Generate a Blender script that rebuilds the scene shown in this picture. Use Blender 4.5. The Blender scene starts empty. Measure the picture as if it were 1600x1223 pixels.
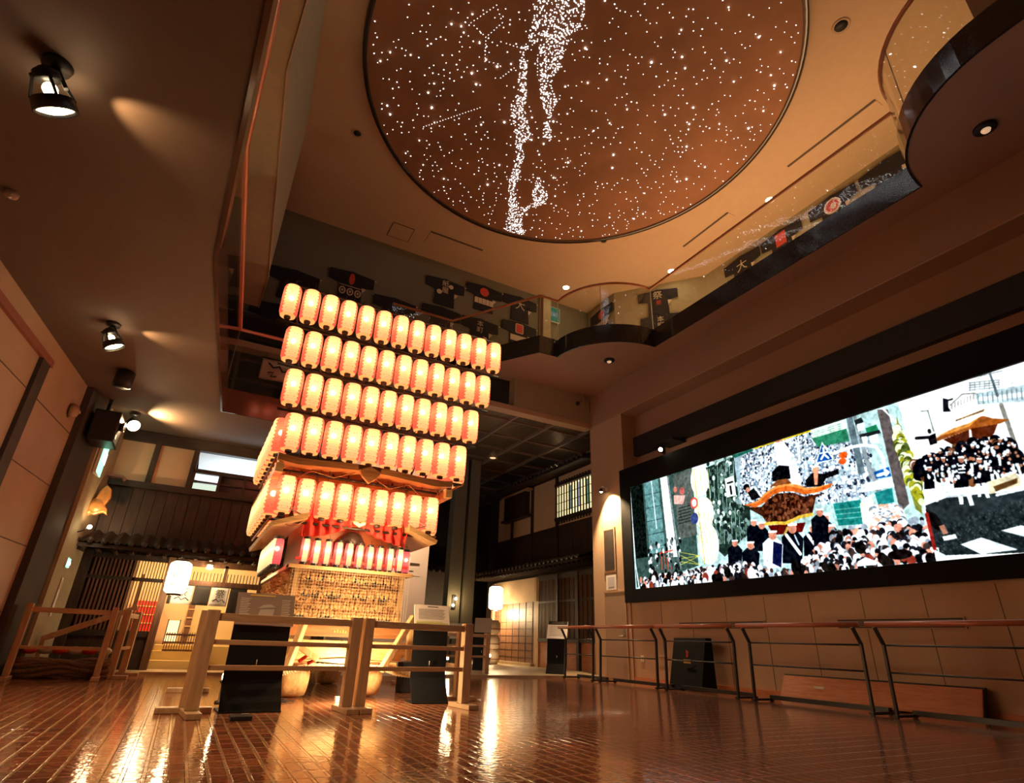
import bpy, bmesh, math, random
import numpy as np
from mathutils import Vector, Matrix, noise
sc = bpy.context.scene
C = sc.collection
PI = math.pi
R = math.radians
rng = random.Random(7)

# ---------------------------------------------------------------- camera
cam_d = bpy.data.cameras.new('camera'); cam = bpy.data.objects.new('camera', cam_d); C.objects.link(cam)
cam_d.sensor_width = 36.0; cam_d.sensor_fit = 'HORIZONTAL'; cam_d.lens = 875.0 * 36.0 / 1600.0
cam_d.clip_start = 0.05; cam_d.clip_end = 200
def cam_matrix(pitch, roll, yaw, loc):
    fwd = Vector((math.sin(yaw) * math.cos(pitch), math.cos(yaw) * math.cos(pitch), math.sin(pitch)))
    right = Vector((math.cos(yaw), -math.sin(yaw), 0)); up = right.cross(fwd)
    r2 = math.cos(roll) * right + math.sin(roll) * up; u2 = -math.sin(roll) * right + math.cos(roll) * up
    m = Matrix((r2, u2, -fwd)).transposed().to_4x4(); m.translation = loc
    return m
cam.matrix_world = cam_matrix(R(24.2), R(2.1), R(27.7), Vector((0, 0, 0.7)))
sc.camera = cam

# ---------------------------------------------------------------- world, exposure
world = bpy.data.worlds.new('world'); sc.world = world; world.use_nodes = True
bg = world.node_tree.nodes['Background']; bg.inputs[0].default_value = (1.0, 0.55, 0.30, 1); bg.inputs[1].default_value = 0.012
sc.view_settings.view_transform = 'Standard'; sc.view_settings.look = 'None'
sc.view_settings.exposure = 0.18; sc.view_settings.gamma = 1.0; sc.view_settings.use_curve_mapping = False
sc.cycles.use_denoising = True; sc.cycles.max_bounces = 7; sc.cycles.transparent_max_bounces = 16
sc.cycles.diffuse_bounces = 4; sc.cycles.glossy_bounces = 4; sc.cycles.sample_clamp_indirect = 8.0
sc.cycles.caustics_reflective = False; sc.cycles.caustics_refractive = False

# ---------------------------------------------------------------- large lights
_l = bpy.data.lights.new('unseen_ceiling_fill', 'AREA'); _l.shape = 'RECTANGLE'; _l.size = 1.5; _l.size_y = 12; _l.energy = 270; _l.color = (1, .60, .29)  # unseen area light added to brighten the high ceiling, no fitting modelled
_o = bpy.data.objects.new('unseen_ceiling_fill', _l); C.objects.link(_o); _o.location = (11.2, 8, 8.2); _o.rotation_euler = (PI, 0, 0)

# ---------------------------------------------------------------- materials
def nodes(m):
    m.use_nodes = True; nt = m.node_tree; return nt, nt.nodes, nt.links
def setin(n, k, v):
    if k in n.inputs: n.inputs[k].default_value = v
def mat(name, col, rough=0.6, metal=0.0, var=0.0, vscale=6.0, bump=0.0, bscale=40.0, emit=0.0, ecol=None, spec=None, coat=0.0, stretch=(1, 1, 1)):
    m = bpy.data.materials.new(name); nt, N, Lk = nodes(m); b = N['Principled BSDF']
    b.inputs['Base Color'].default_value = (*col, 1); b.inputs['Roughness'].default_value = rough; b.inputs['Metallic'].default_value = metal
    if spec is not None: setin(b, 'Specular IOR Level', spec)
    if coat: setin(b, 'Coat Weight', coat); setin(b, 'Coat Roughness', 0.08)
    if emit:
        setin(b, 'Emission Color', (*(ecol or col), 1)); setin(b, 'Emission Strength', emit)
    if var or bump:
        tc = N.new('ShaderNodeTexCoord'); mp = N.new('ShaderNodeMapping'); mp.inputs['Scale'].default_value = stretch
        Lk.new(tc.outputs['Object'], mp.inputs['Vector'])
        if var:
            n = N.new('ShaderNodeTexNoise'); n.inputs['Scale'].default_value = vscale; n.inputs['Detail'].default_value = 4
            Lk.new(mp.outputs[0], n.inputs['Vector'])
            r = N.new('ShaderNodeValToRGB'); e = r.color_ramp.elements
            e[0].position = 0.3; e[1].position = 0.7
            e[0].color = (*[c * (1 - var) for c in col], 1); e[1].color = (*[min(1, c * (1 + var)) for c in col], 1)
            Lk.new(n.outputs['Fac'], r.inputs[0]); Lk.new(r.outputs[0], b.inputs['Base Color'])
        if bump:
            n2 = N.new('ShaderNodeTexNoise'); n2.inputs['Scale'].default_value = bscale; Lk.new(mp.outputs[0], n2.inputs['Vector'])
            bp = N.new('ShaderNodeBump'); bp.inputs['Strength'].default_value = bump; bp.inputs['Distance'].default_value = 0.02
            Lk.new(n2.outputs['Fac'], bp.inputs['Height']); Lk.new(bp.outputs[0], b.inputs['Normal'])
    return m
def emat(name, col, s, sample=True):
    m = bpy.data.materials.new(name); nt, N, Lk = nodes(m); N.remove(N['Principled BSDF'])
    e = N.new('ShaderNodeEmission'); e.inputs[0].default_value = (*col, 1); e.inputs[1].default_value = s
    Lk.new(e.outputs[0], N['Material Output'].inputs[0])
    if not sample: m.cycles.emission_sampling = 'NONE'
    return m
def wood(name, c1, c2, rough=0.5, axis='Z', scale=9.0, coat=0.0):
    m = bpy.data.materials.new(name); nt, N, Lk = nodes(m); b = N['Principled BSDF']
    tc = N.new('ShaderNodeTexCoord'); mp = N.new('ShaderNodeMapping')
    s = {'X': (0.12, 1, 1), 'Y': (1, 0.12, 1), 'Z': (1, 1, 0.12)}[axis]; mp.inputs['Scale'].default_value = s
    Lk.new(tc.outputs['Object'], mp.inputs['Vector'])
    n = N.new('ShaderNodeTexNoise'); n.inputs['Scale'].default_value = scale * 3; n.inputs['Detail'].default_value = 6; n.inputs['Distortion'].default_value = 0.6
    Lk.new(mp.outputs[0], n.inputs['Vector'])
    r = N.new('ShaderNodeValToRGB'); e = r.color_ramp.elements; e[0].position = 0.35; e[1].position = 0.68
    e[0].color = (*c1, 1); e[1].color = (*c2, 1)
    Lk.new(n.outputs['Fac'], r.inputs[0]); Lk.new(r.outputs[0], b.inputs['Base Color']); b.inputs['Roughness'].default_value = rough
    bp = N.new('ShaderNodeBump'); bp.inputs['Strength'].default_value = 0.15; bp.inputs['Distance'].default_value = 0.01
    Lk.new(n.outputs['Fac'], bp.inputs['Height']); Lk.new(bp.outputs[0], b.inputs['Normal'])
    if coat: setin(b, 'Coat Weight', coat)
    return m
def tile_floor():
    m = bpy.data.materials.new('glazed_brick_tile'); nt, N, Lk = nodes(m); b = N['Principled BSDF']
    tc = N.new('ShaderNodeTexCoord'); mp = N.new('ShaderNodeMapping'); mp.inputs['Rotation'].default_value = (0, 0, R(90))
    Lk.new(tc.outputs['Object'], mp.inputs['Vector'])
    br = N.new('ShaderNodeTexBrick'); br.offset = 0.0; br.squash = 1.0
    br.inputs['Scale'].default_value = 1.0; br.inputs['Brick Width'].default_value = 0.205; br.inputs['Row Height'].default_value = 0.1
    br.inputs['Mortar Size'].default_value = 0.013; br.inputs['Mortar Smooth'].default_value = 0.4
    br.inputs['Color1'].default_value = (0.25, 0.075, 0.034, 1); br.inputs['Color2'].default_value = (0.46, 0.155, 0.07, 1); br.inputs['Mortar'].default_value = (0.55, 0.30, 0.16, 1)
    Lk.new(mp.outputs[0], br.inputs['Vector'])
    no = N.new('ShaderNodeTexNoise'); no.inputs['Scale'].default_value = 9; Lk.new(mp.outputs[0], no.inputs['Vector'])
    mx = N.new('ShaderNodeMix'); mx.data_type = 'RGBA'; mx.blend_type = 'MULTIPLY'; mx.inputs[0].default_value = 0.5
    Lk.new(br.outputs['Color'], mx.inputs[6]); Lk.new(no.outputs['Color'], mx.inputs[7]); Lk.new(mx.outputs[2], b.inputs['Base Color'])
    n2 = N.new('ShaderNodeTexNoise'); n2.inputs['Scale'].default_value = 22; n2.inputs['Detail'].default_value = 1; Lk.new(mp.outputs[0], n2.inputs['Vector'])
    # each tile sits very slightly out of level, and the glaze waves a little
    ma = N.new('ShaderNodeMath'); ma.operation = 'MULTIPLY_ADD'; ma.inputs[1].default_value = -1.0
    Lk.new(br.outputs['Fac'], ma.inputs[0])
    m2 = N.new('ShaderNodeMath'); m2.operation = 'MULTIPLY'; m2.inputs[1].default_value = 0.22; Lk.new(n2.outputs['Fac'], m2.inputs[0]); Lk.new(m2.outputs[0], ma.inputs[2])
    bp = N.new('ShaderNodeBump'); bp.inputs['Strength'].default_value = 0.8; bp.inputs['Distance'].default_value = 0.008
    Lk.new(ma.outputs[0], bp.inputs['Height']); Lk.new(bp.outputs[0], b.inputs['Normal'])
    b.inputs['Roughness'].default_value = 0.10; setin(b, 'Specular IOR Level', 0.5); setin(b, 'IOR', 1.95)
    return m
def glass_mat(name='clear_glass', tint=(0.95, 0.965, 0.92)):
    m = bpy.data.materials.new(name); nt, N, Lk = nodes(m); N.remove(N['Principled BSDF'])
    t = N.new('ShaderNodeBsdfTransparent'); t.inputs[0].default_value = (*tint, 1)
    g = N.new('ShaderNodeBsdfGlossy'); g.inputs['Roughness'].default_value = 0.0
    f = N.new('ShaderNodeLayerWeight'); p = N.new('ShaderNodeMath'); p.operation = 'POWER'; p.inputs[1].default_value = 5.0
    q = N.new('ShaderNodeMath'); q.operation = 'MULTIPLY_ADD'; q.inputs[1].default_value = 0.94; q.inputs[2].default_value = 0.045
    Lk.new(f.outputs['Facing'], p.inputs[0]); Lk.new(p.outputs[0], q.inputs[0])
    mx = N.new('ShaderNodeMixShader'); Lk.new(q.outputs[0], mx.inputs[0]); Lk.new(t.outputs[0], mx.inputs[1]); Lk.new(g.outputs[0], mx.inputs[2])
    Lk.new(mx.outputs[0], N['Material Output'].inputs[0])
    return m
def mesh_panel_mat():
    # expanded-metal sheet: diamond openings cut by wave bands
    m = bpy.data.materials.new('expanded_metal'); nt, N, Lk = nodes(m); b = N['Principled BSDF']
    b.inputs['Base Color'].default_value = (0.30, 0.22, 0.15, 1); b.inputs['Roughness'].default_value = 0.45; b.inputs['Metallic'].default_value = 0.3
    tc = N.new('ShaderNodeTexCoord'); sp = N.new('ShaderNodeSeparateXYZ'); Lk.new(tc.outputs['Object'], sp.inputs[0])
    def math_(op, a, bb=None, v=None):
        n = N.new('ShaderNodeMath'); n.operation = op; Lk.new(a, n.inputs[0])
        if bb is not None: Lk.new(bb, n.inputs[1])
        if v is not None: n.inputs[1].default_value = v
        return n.outputs[0]
    x = math_('MULTIPLY', sp.outputs['X'], v=2 * PI / 0.16); y = math_('MULTIPLY', sp.outputs['Y'], v=2 * PI / 0.07)
    s = math_('ADD', math_('COSINE', x), math_('COSINE', y)); a = math_('ABSOLUTE', s); al = math_('LESS_THAN', a, v=0.42)
    Lk.new(al, b.inputs['Alpha'])
    return m
M = {}
M['plaster'] = mat('tan_plaster', (0.47, 0.32, 0.21), 0.75, var=0.05, vscale=1.2, bump=0.08, bscale=90)
M['soffit'] = mat('warm_soffit_plaster', (0.34, 0.205, 0.145), 0.8, var=0.04, vscale=1.0, bump=0.05, bscale=80)
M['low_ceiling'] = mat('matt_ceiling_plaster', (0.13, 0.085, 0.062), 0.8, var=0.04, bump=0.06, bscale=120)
M['high_ceiling'] = mat('acoustic_ceiling', (0.56, 0.39, 0.25), 0.85, var=0.03, bump=0.1, bscale=150)
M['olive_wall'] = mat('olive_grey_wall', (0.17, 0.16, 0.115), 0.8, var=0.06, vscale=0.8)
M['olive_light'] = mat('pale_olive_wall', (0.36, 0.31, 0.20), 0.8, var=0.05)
M['panel_tan'] = mat('tan_stone_panel', (0.40, 0.27, 0.18), 0.55, var=0.07, vscale=1.5)
M['panel_joint'] = mat('panel_joint', (0.10, 0.07, 0.05), 0.8)
M['dark_strip'] = mat('dark_brown_pilaster', (0.045, 0.032, 0.026), 0.7, var=0.15)
M['pink_trim'] = mat('red_brown_trim', (0.26, 0.09, 0.06), 0.45)
M['granite'] = mat('polished_dark_granite', (0.022, 0.021, 0.020), 0.10, var=0.5, vscale=60, spec=0.7)
M['fascia_brown'] = mat('polished_brown_fascia', (0.085, 0.045, 0.028), 0.12, spec=0.7)
M['handrail_wood'] = mat('red_lacquered_handrail', (0.42, 0.13, 0.065), 0.3, coat=0.3)
M['steel'] = mat('brushed_steel', (0.6, 0.58, 0.52), 0.3, metal=1.0)
M['frame_black'] = mat('deep_black_frame', (0.004, 0.004, 0.005), 0.8, spec=0.2)
M['grid_brown'] = mat('brown_grid_bar', (0.20, 0.14, 0.10), 0.7)
M['black'] = mat('matt_black', (0.010, 0.009, 0.010), 0.55)
M['black_satin'] = mat('satin_black_steel', (0.018, 0.018, 0.020), 0.35)
M['black_plastic'] = mat('black_plastic', (0.015, 0.014, 0.014), 0.4)
M['dark_void'] = mat('dark_ceiling_void', (0.02, 0.015, 0.012), 0.9)
M['floor'] = tile_floor()
M['slab'] = mat('pale_paving', (0.42, 0.31, 0.19), 0.45, var=0.12, vscale=3)
M['base_wood'] = wood('red_base_wood', (0.46, 0.16, 0.07), (0.60, 0.25, 0.12), 0.4, 'Y')
M['fence_wood'] = wood('pale_cedar', (0.42, 0.26, 0.14), (0.55, 0.36, 0.20), 0.45, 'Z')
M['fence_wood_x'] = wood('pale_cedar_rail', (0.42, 0.26, 0.14), (0.55, 0.36, 0.20), 0.45, 'X')
M['dark_wood'] = wood('smoked_dark_wood', (0.020, 0.012, 0.009), (0.055, 0.030, 0.020), 0.55, 'Z')
M['dark_wood_x'] = wood('smoked_dark_beam', (0.018, 0.011, 0.009), (0.045, 0.026, 0.018), 0.55, 'X')
M['brown_wood'] = wood('brown_house_wood', (0.11, 0.05, 0.026), (0.20, 0.095, 0.05), 0.5, 'Z')
M['keyaki'] = wood('golden_zelkova', (0.55, 0.30, 0.11), (0.80, 0.52, 0.24), 0.4, 'X', coat=0.2)
M['keyaki_dark'] = wood('amber_zelkova', (0.30, 0.11, 0.035), (0.48, 0.20, 0.07), 0.4, 'X')
M['keyaki_z'] = wood('golden_zelkova_post', (0.55, 0.32, 0.13), (0.78, 0.52, 0.25), 0.4, 'Z')
M['glass'] = glass_mat()
M['mesh'] = mesh_panel_mat()
M['white'] = mat('white_paint', (0.80, 0.78, 0.74), 0.6)
M['paper'] = mat('white_paper', (0.78, 0.76, 0.72), 0.7)
M['cream_plaster'] = mat('cream_plaster', (0.62, 0.44, 0.27), 0.8, var=0.05, vscale=2)
M['tile_roof'] = mat('smoked_roof_tile', (0.055, 0.042, 0.035), 0.35, var=0.2, vscale=8)
M['indigo'] = mat('indigo_cotton', (0.012, 0.011, 0.018), 0.9, var=0.2, vscale=30)
M['charcoal_cloth'] = mat('charcoal_cotton', (0.045, 0.038, 0.034), 0.9)
M['red_print'] = mat('red_print', (0.60, 0.07, 0.05), 0.8)
M['white_print'] = mat('white_print', (0.62, 0.52, 0.38), 0.8)
M['ink'] = mat('black_ink', (0.01, 0.01, 0.012), 0.7)
M['text_white'] = mat('white_lettering', (0.72, 0.66, 0.56), 0.7)
M['gold_print'] = mat('gold_lettering', (0.62, 0.40, 0.10), 0.5)
M['red_cloth'] = mat('scarlet_cloth', (0.70, 0.045, 0.03), 0.75, var=0.1, vscale=9)
M['rope'] = mat('straw_rope', (0.74, 0.60, 0.36), 0.8, var=0.15, vscale=40)
M['bulb'] = emat('hot_filament', (1.0, 0.72, 0.36), 60.0)
M['lamp_face'] = emat('warm_lamp_face', (1.0, 0.70, 0.34), 22.0, False)
M['orange_glow'] = mat('gilt_carving', (0.62, 0.30, 0.10), 0.35, metal=0.4, var=0.25, vscale=12)

# ---------------------------------------------------------------- builders
BASE = {}
class MB:
    def __init__(s): s.v = []; s.f = []; s.sm = []; s.mi = []; s.cur = 0
    def add(s, vs, fs, smooth=False):
        o = len(s.v); s.v += [tuple(v) for v in vs]; s.f += [tuple(i + o for i in f) for f in fs]; s.sm += [smooth] * len(fs); s.mi += [s.cur] * len(fs); return s
    def box(s, x0, x1, y0, y1, z0, z1):
        v = [(x, y, z) for z in (z0, z1) for y in (y0, y1) for x in (x0, x1)]
        return s.add(v, [(0, 2, 3, 1), (4, 5, 7, 6), (0, 1, 5, 4), (2, 6, 7, 3), (0, 4, 6, 2), (1, 3, 7, 5)])
    def cbox(s, c, d): return s.box(c[0] - d[0] / 2, c[0] + d[0] / 2, c[1] - d[1] / 2, c[1] + d[1] / 2, c[2] - d[2] / 2, c[2] + d[2] / 2)
    def prism(s, pts, vec, smooth=False):
        n = len(pts); a = [Vector(p) for p in pts]; w = Vector(vec)
        return s.add(a + [p + w for p in a], [tuple(range(n))[::-1], tuple(range(n, 2 * n))] + [(i, (i + 1) % n, n + (i + 1) % n, n + i) for i in range(n)], smooth)
    def slab(s, pts, z0, z1): return s.prism([(x, y, z0) for x, y in pts], (0, 0, z1 - z0))
    def strip(s, path, z0, z1, t):
        # upright band of thickness t along a plan path (offset to the left of travel)
        n = len(path); off = []
        for i, p in enumerate(path):
            d = Vector((0, 0))
            if i > 0: d += (Vector(p) - Vector(path[i - 1])).normalized()
            if i < n - 1: d += (Vector(path[i + 1]) - Vector(p)).normalized()
            d.normalize(); off.append((p[0] - d.y * t, p[1] + d.x * t))
        v = []
        for p, q in zip(path, off): v += [(p[0], p[1], z0), (p[0], p[1], z1), (q[0], q[1], z1), (q[0], q[1], z0)]
        f = [(0, 1, 2, 3), tuple(4 * (n - 1) + k for k in (3, 2, 1, 0))]
        for i in range(n - 1):
            for k in range(4): f.append((4 * i + k, 4 * i + 4 + k, 4 * i + 4 + (k + 1) % 4, 4 * i + (k + 1) % 4))
        return s.add(v, f)
    def bar(s, a, b, w, h=None, up=(0, 0, 1)):
        a = Vector(a); b = Vector(b); d = (b - a).normalized(); h = h or w
        u = Vector(up)
        if abs(d.dot(u)) > 0.99: u = Vector((0, 1, 0))
        sd = d.cross(u).normalized(); u2 = sd.cross(d)
        v = [p + sd * i * w / 2 + u2 * j * h / 2 for p in (a, b) for i, j in ((-1, -1), (1, -1), (1, 1), (-1, 1))]
        return s.add(v, [(3, 2, 1, 0), (4, 5, 6, 7), (0, 1, 5, 4), (1, 2, 6, 5), (2, 3, 7, 6), (3, 0, 4, 7)])
    def tube(s, path, r, n=8, closed=False):
        P = [Vector(p) for p in path]; m = len(P); rr = r if isinstance(r, (list, tuple)) else [r] * m; v = []
        ref = None
        for i, p in enumerate(P):
            if closed: d = (P[(i + 1) % m] - P[i - 1]).normalized()
            else: d = (P[min(i + 1, m - 1)] - P[max(i - 1, 0)]).normalized()
            if ref is None: ref = Vector((0, 0, 1)) if abs(d.z) < 0.9 else Vector((1, 0, 0))
            sd = d.cross(ref).normalized(); u = sd.cross(d); ref = u
            for k in range(n):
                a = 2 * PI * k / n; v.append(p + (sd * math.cos(a) + u * math.sin(a)) * rr[i])
        f = []
        for i in range(m if closed else m - 1):
            j = (i + 1) % m
            for k in range(n): f.append((i * n + k, i * n + (k + 1) % n, j * n + (k + 1) % n, j * n + k))
        if not closed: f += [tuple(range(n))[::-1], tuple((m - 1) * n + k for k in range(n))]
        return s.add(v, f, True)
    def lathe(s, prof, n=20, c=(0, 0, 0), cap=True, axis='Z', smooth=True):
        v = []; m = len(prof)
        for r, z in prof:
            for k in range(n):
                a = 2 * PI * k / n; p = (r * math.cos(a), r * math.sin(a), z)
                if axis == 'X': p = (p[2], p[0], p[1])
                elif axis == 'Y': p = (p[1], p[2], p[0])
                v.append((c[0] + p[0], c[1] + p[1], c[2] + p[2]))
        f = [(i * n + k, i * n + (k + 1) % n, (i + 1) * n + (k + 1) % n, (i + 1) * n + k) for i in range(m - 1) for k in range(n)]
        if cap: f += [tuple(range(n))[::-1], tuple((m - 1) * n + k for k in range(n))]
        return s.add(v, f, smooth)
    def ball(s, c, r, n=10, m=6, sq=(1, 1, 1)):
        v = [(c[0], c[1], c[2] - r * sq[2])]
        for i in range(1, m):
            t = PI * i / m
            for k in range(n):
                a = 2 * PI * k / n; v.append((c[0] + r * sq[0] * math.sin(t) * math.cos(a), c[1] + r * sq[1] * math.sin(t) * math.sin(a), c[2] - r * sq[2] * math.cos(t)))
        v.append((c[0], c[1], c[2] + r * sq[2])); L = len(v) - 1
        f = [(0, 1 + (k + 1) % n, 1 + k) for k in range(n)]
        for i in range(m - 2):
            for k in range(n): f.append((1 + i * n + k, 1 + i * n + (k + 1) % n, 1 + (i + 1) * n + (k + 1) % n, 1 + (i + 1) * n + k))
        f += [(L, 1 + (m - 2) * n + k, 1 + (m - 2) * n + (k + 1) % n) for k in range(n)]
        return s.add(v, f, True)
    def grid(s, fn, nu, nv, smooth=True):
        v = [fn(i / nu, j / nv) for j in range(nv + 1) for i in range(nu + 1)]
        return s.add(v, [(j * (nu + 1) + i, j * (nu + 1) + i + 1, (j + 1) * (nu + 1) + i + 1, (j + 1) * (nu + 1) + i) for j in range(nv) for i in range(nu)], smooth)
    def xf(s, m):
        s.v = [tuple(m @ Vector(v)) for v in s.v]; return s
    def build(s, name, m, parent=None, world=False, bevel=0.0, solid=0.0, loc=None, rot=None):
        me = bpy.data.meshes.new(name); vs = s.v
        if world and parent is not None:
            b = BASE[parent.name]; vs = [(v[0] - b[0], v[1] - b[1], v[2] - b[2]) for v in vs]
        me.from_pydata(vs, [], s.f); me.polygons.foreach_set('use_smooth', s.sm)
        for mm in (m if isinstance(m, (list, tuple)) else [m]): me.materials.append(mm)
        if any(s.mi): me.polygons.foreach_set('material_index', s.mi)
        bm = bmesh.new(); bm.from_mesh(me); bmesh.ops.recalc_face_normals(bm, faces=bm.faces); bm.to_mesh(me); bm.free()
        me.update(); o = bpy.data.objects.new(name, me); C.objects.link(o)
        if loc is not None: o.location = loc
        if rot is not None: o.rotation_euler = rot
        if parent is not None: o.parent = parent
        else: BASE[o.name] = tuple(o.location)
        if solid:
            md = o.modifiers.new('thickness', 'SOLIDIFY'); md.thickness = solid; md.offset = 0
        if bevel:
            md = o.modifiers.new('soft_edge', 'BEVEL'); md.width = bevel; md.segments = 2; md.limit_method = 'ANGLE'
        return o
def tag(o, label, cat, group=None, kind=None):
    if label: o['label'] = label
    if cat: o['category'] = cat
    if group: o['group'] = group
    if kind: o['kind'] = kind
    return o
def thing(name, label, cat, loc=(0, 0, 0), rotz=0.0, group=None):
    o = bpy.data.objects.new(name, None); C.objects.link(o); o.location = loc; o.rotation_euler = (0, 0, rotz); o.empty_display_size = 0.1
    BASE[o.name] = tuple(loc); return tag(o, label, cat, group)
def struct(name, mb, m, label, **k):
    o = mb.build(name, m, **k); o['kind'] = 'structure'; o['label'] = label; o['category'] = 'room'; return o
def dup(root, loc, rotz, label, group=None):
    r = root.copy(); C.objects.link(r); r.location = loc; r.rotation_euler = (0, 0, rotz); r['label'] = label; BASE[r.name] = tuple(loc)
    if group: r['group'] = group
    for ch in list(root.children):
        c = ch.copy(); C.objects.link(c); c.parent = r
        for g in list(ch.children):
            d = g.copy(); C.objects.link(d); d.parent = c
    return r
def text(name, s, size, loc, rot, m, parent=None, label=None, world=False):
    cu = bpy.data.curves.new(name, 'FONT'); cu.body = s; cu.size = size; cu.align_x = 'CENTER'; cu.align_y = 'CENTER'; cu.extrude = 0.001
    tmp = bpy.data.objects.new(name + '_curve', cu); C.objects.link(tmp); bpy.context.view_layer.update()
    me = bpy.data.meshes.new_from_object(tmp.evaluated_get(bpy.context.evaluated_depsgraph_get())); bpy.data.objects.remove(tmp)
    me.materials.clear(); me.materials.append(m); o = bpy.data.objects.new(name, me); C.objects.link(o); o.rotation_euler = rot
    if parent is not None:
        o.parent = parent
        if world: b = BASE[parent.name]; loc = (loc[0] - b[0], loc[1] - b[1], loc[2] - b[2])
    o.location = loc
    if label: o['label'] = label
    return o
def light(name, kind, loc, energy, col=(1, 0.62, 0.30), parent=None, radius=0.05, aim=None, angle=60, blend=0.5, size=None):
    l = bpy.data.lights.new(name, kind); l.energy = energy; l.color = col
    if kind != 'AREA': l.shadow_soft_size = radius
    o = bpy.data.objects.new(name, l); C.objects.link(o)
    if kind == 'SPOT': l.spot_size = R(angle); l.spot_blend = blend
    if kind == 'AREA': l.shape = 'RECTANGLE'; l.size, l.size_y = size
    o.location = loc
    if aim is not None: o.rotation_euler = (Vector(aim) - Vector(loc)).to_track_quat('-Z', 'Y').to_euler()
    if parent is not None:
        o.parent = parent; b = BASE[parent.name]; o.location = (loc[0] - b[0], loc[1] - b[1], loc[2] - b[2])
        if parent.rotation_euler.z: o.location = Matrix.Rotation(-parent.rotation_euler.z, 3, 'Z') @ o.location
    return o
def arc(cx, cy, r, a0, a1, n=14):
    return [(cx + r * math.cos(R(a0 + (a1 - a0) * i / n)), cy + r * math.sin(R(a0 + (a1 - a0) * i / n))) for i in range(n + 1)]
# ================================================================ the hall
struct('floor', MB().box(-6, 14, -4, 26, -0.2, 0.0), M['floor'], 'glossy brown brick tile floor of the hall')
fl = MB().box(-6, 14, 12.35, 26, 0.0, 0.05)
struct('trim_1', fl, M['slab'], 'pale paved step running in front of the house fronts')

LEDGE = [(-0.30, -3.0), (-0.41, 2.7), (-0.575, 5.85), (-0.25, 10.72), (2.7, 10.72)]      # edge of the low gallery
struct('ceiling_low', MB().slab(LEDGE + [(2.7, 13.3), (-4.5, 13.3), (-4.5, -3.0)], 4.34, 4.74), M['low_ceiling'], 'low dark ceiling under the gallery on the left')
struct('trim_2', MB().strip(LEDGE, 4.31, 4.76, -0.04), M['fascia_brown'], 'polished dark edge band of the low gallery')

def lwx(y): return -2.15 + 0.105 * (y - 11.8)
struct('wall_left', MB().slab([(lwx(-3), -3), (lwx(12.9), 12.9), (-5, 12.9), (-5, -3)], 0, 4.34), M['panel_tan'], 'tan panelled wall on the left')
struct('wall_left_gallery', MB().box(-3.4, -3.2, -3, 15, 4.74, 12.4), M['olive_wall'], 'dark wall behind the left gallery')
# joints, uprights and cornice of the left wall
j = MB()
for z in (0.85, 1.75, 2.65, 3.5):
    j.slab([(lwx(-3) + 0.004, -3), (lwx(12.3) + 0.004, 12.3), (lwx(12.3) - 0.02, 12.3), (lwx(-3) - 0.02, -3)], z, z + 0.014)
for y in (5.0, 7.2):
    j.slab([(lwx(y) - 0.02, y), (lwx(y) + 0.004, y), (lwx(y + .014) + 0.004, y + .014), (lwx(y + .014) - 0.02, y + .014)], 0, 4.0)
struct('trim_3', j, M['panel_joint'], 'dark joints between the tan wall panels')
p = MB()
for y0, y1, z1 in ((8.85, 9.12, 3.96),):
    p.slab([(lwx(y0) - 0.02, y0), (lwx(y0) + 0.05, y0), (lwx(y1) + 0.05, y1), (lwx(y1) - 0.02, y1)], 0, z1)
struct('trim_4', p, M['dark_strip'], 'narrow dark upright strip on the left wall')
p = MB().slab([(lwx(10.8) - 0.02, 10.8), (lwx(10.8) + 0.10, 10.8), (lwx(11.75) + 0.10, 11.75), (lwx(11.75) - 0.02, 11.75)], 0, 4.34)
struct('trim_5', p, M['dark_strip'], 'broad dark pilaster at the end of the left wall')
p = MB().slab([(lwx(11.75) - 0.02, 11.75), (lwx(11.75) + 0.16, 11.75), (lwx(12.9) + 0.2, 12.9), (lwx(12.9) - 0.02, 12.9)], 0, 4.34)
struct('trim_6', p, M['olive_light'], 'pale return wall beside the left house front')
p = MB().slab([(lwx(-3) - 0.02, -3), (lwx(-3) + 0.05, -3), (lwx(9.2) + 0.05, 9.2), (lwx(9.2) - 0.02, 9.2)], 3.96, 4.06)
struct('trim_7', p, M['pink_trim'], 'red brown picture rail high on the left wall')

# upper storey block on the left (its edge turns like the gallery below)
UP = [(-0.36, -3.0), (-0.36, 4.95), (-0.43, 6.0), (-0.045, 11.2), (-0.09, 12.6), (-4.5, 12.6), (-4.5, -3)]
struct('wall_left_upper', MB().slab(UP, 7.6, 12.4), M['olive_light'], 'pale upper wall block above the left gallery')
struct('trim_8', MB().strip(UP[:5], 7.57, 7.63, -0.015), M['plaster'], 'thin pale bead under the upper left wall')

struct('ceiling', MB().box(-4.5, 14, -3, 15.3, 12.4, 12.6), M['high_ceiling'], 'high tan ceiling around the star dome')
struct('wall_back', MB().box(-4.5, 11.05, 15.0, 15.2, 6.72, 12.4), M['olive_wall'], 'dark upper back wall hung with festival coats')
struct('wall_back_corner', MB().slab([(11.05, 15.2), (11.05, 13.4), (13.05, 10.95), (13.25, 11.0), (11.25, 13.5), (11.25, 15.2)], 7.6, 12.4), M['olive_light'], 'pale angled wall at the corner of the upper gallery')
struct('wall_right_upper', MB().box(13.05, 13.25, -3, 11.0, 7.6, 12.4), M['olive_light'], 'upper right wall behind the balcony')
struct('trim_9', MB().box(8.93, 9.25, 14.8, 15.0, 7.6, 12.4), M['olive_light'], 'pale pilaster at the end of the back wall')

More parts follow.
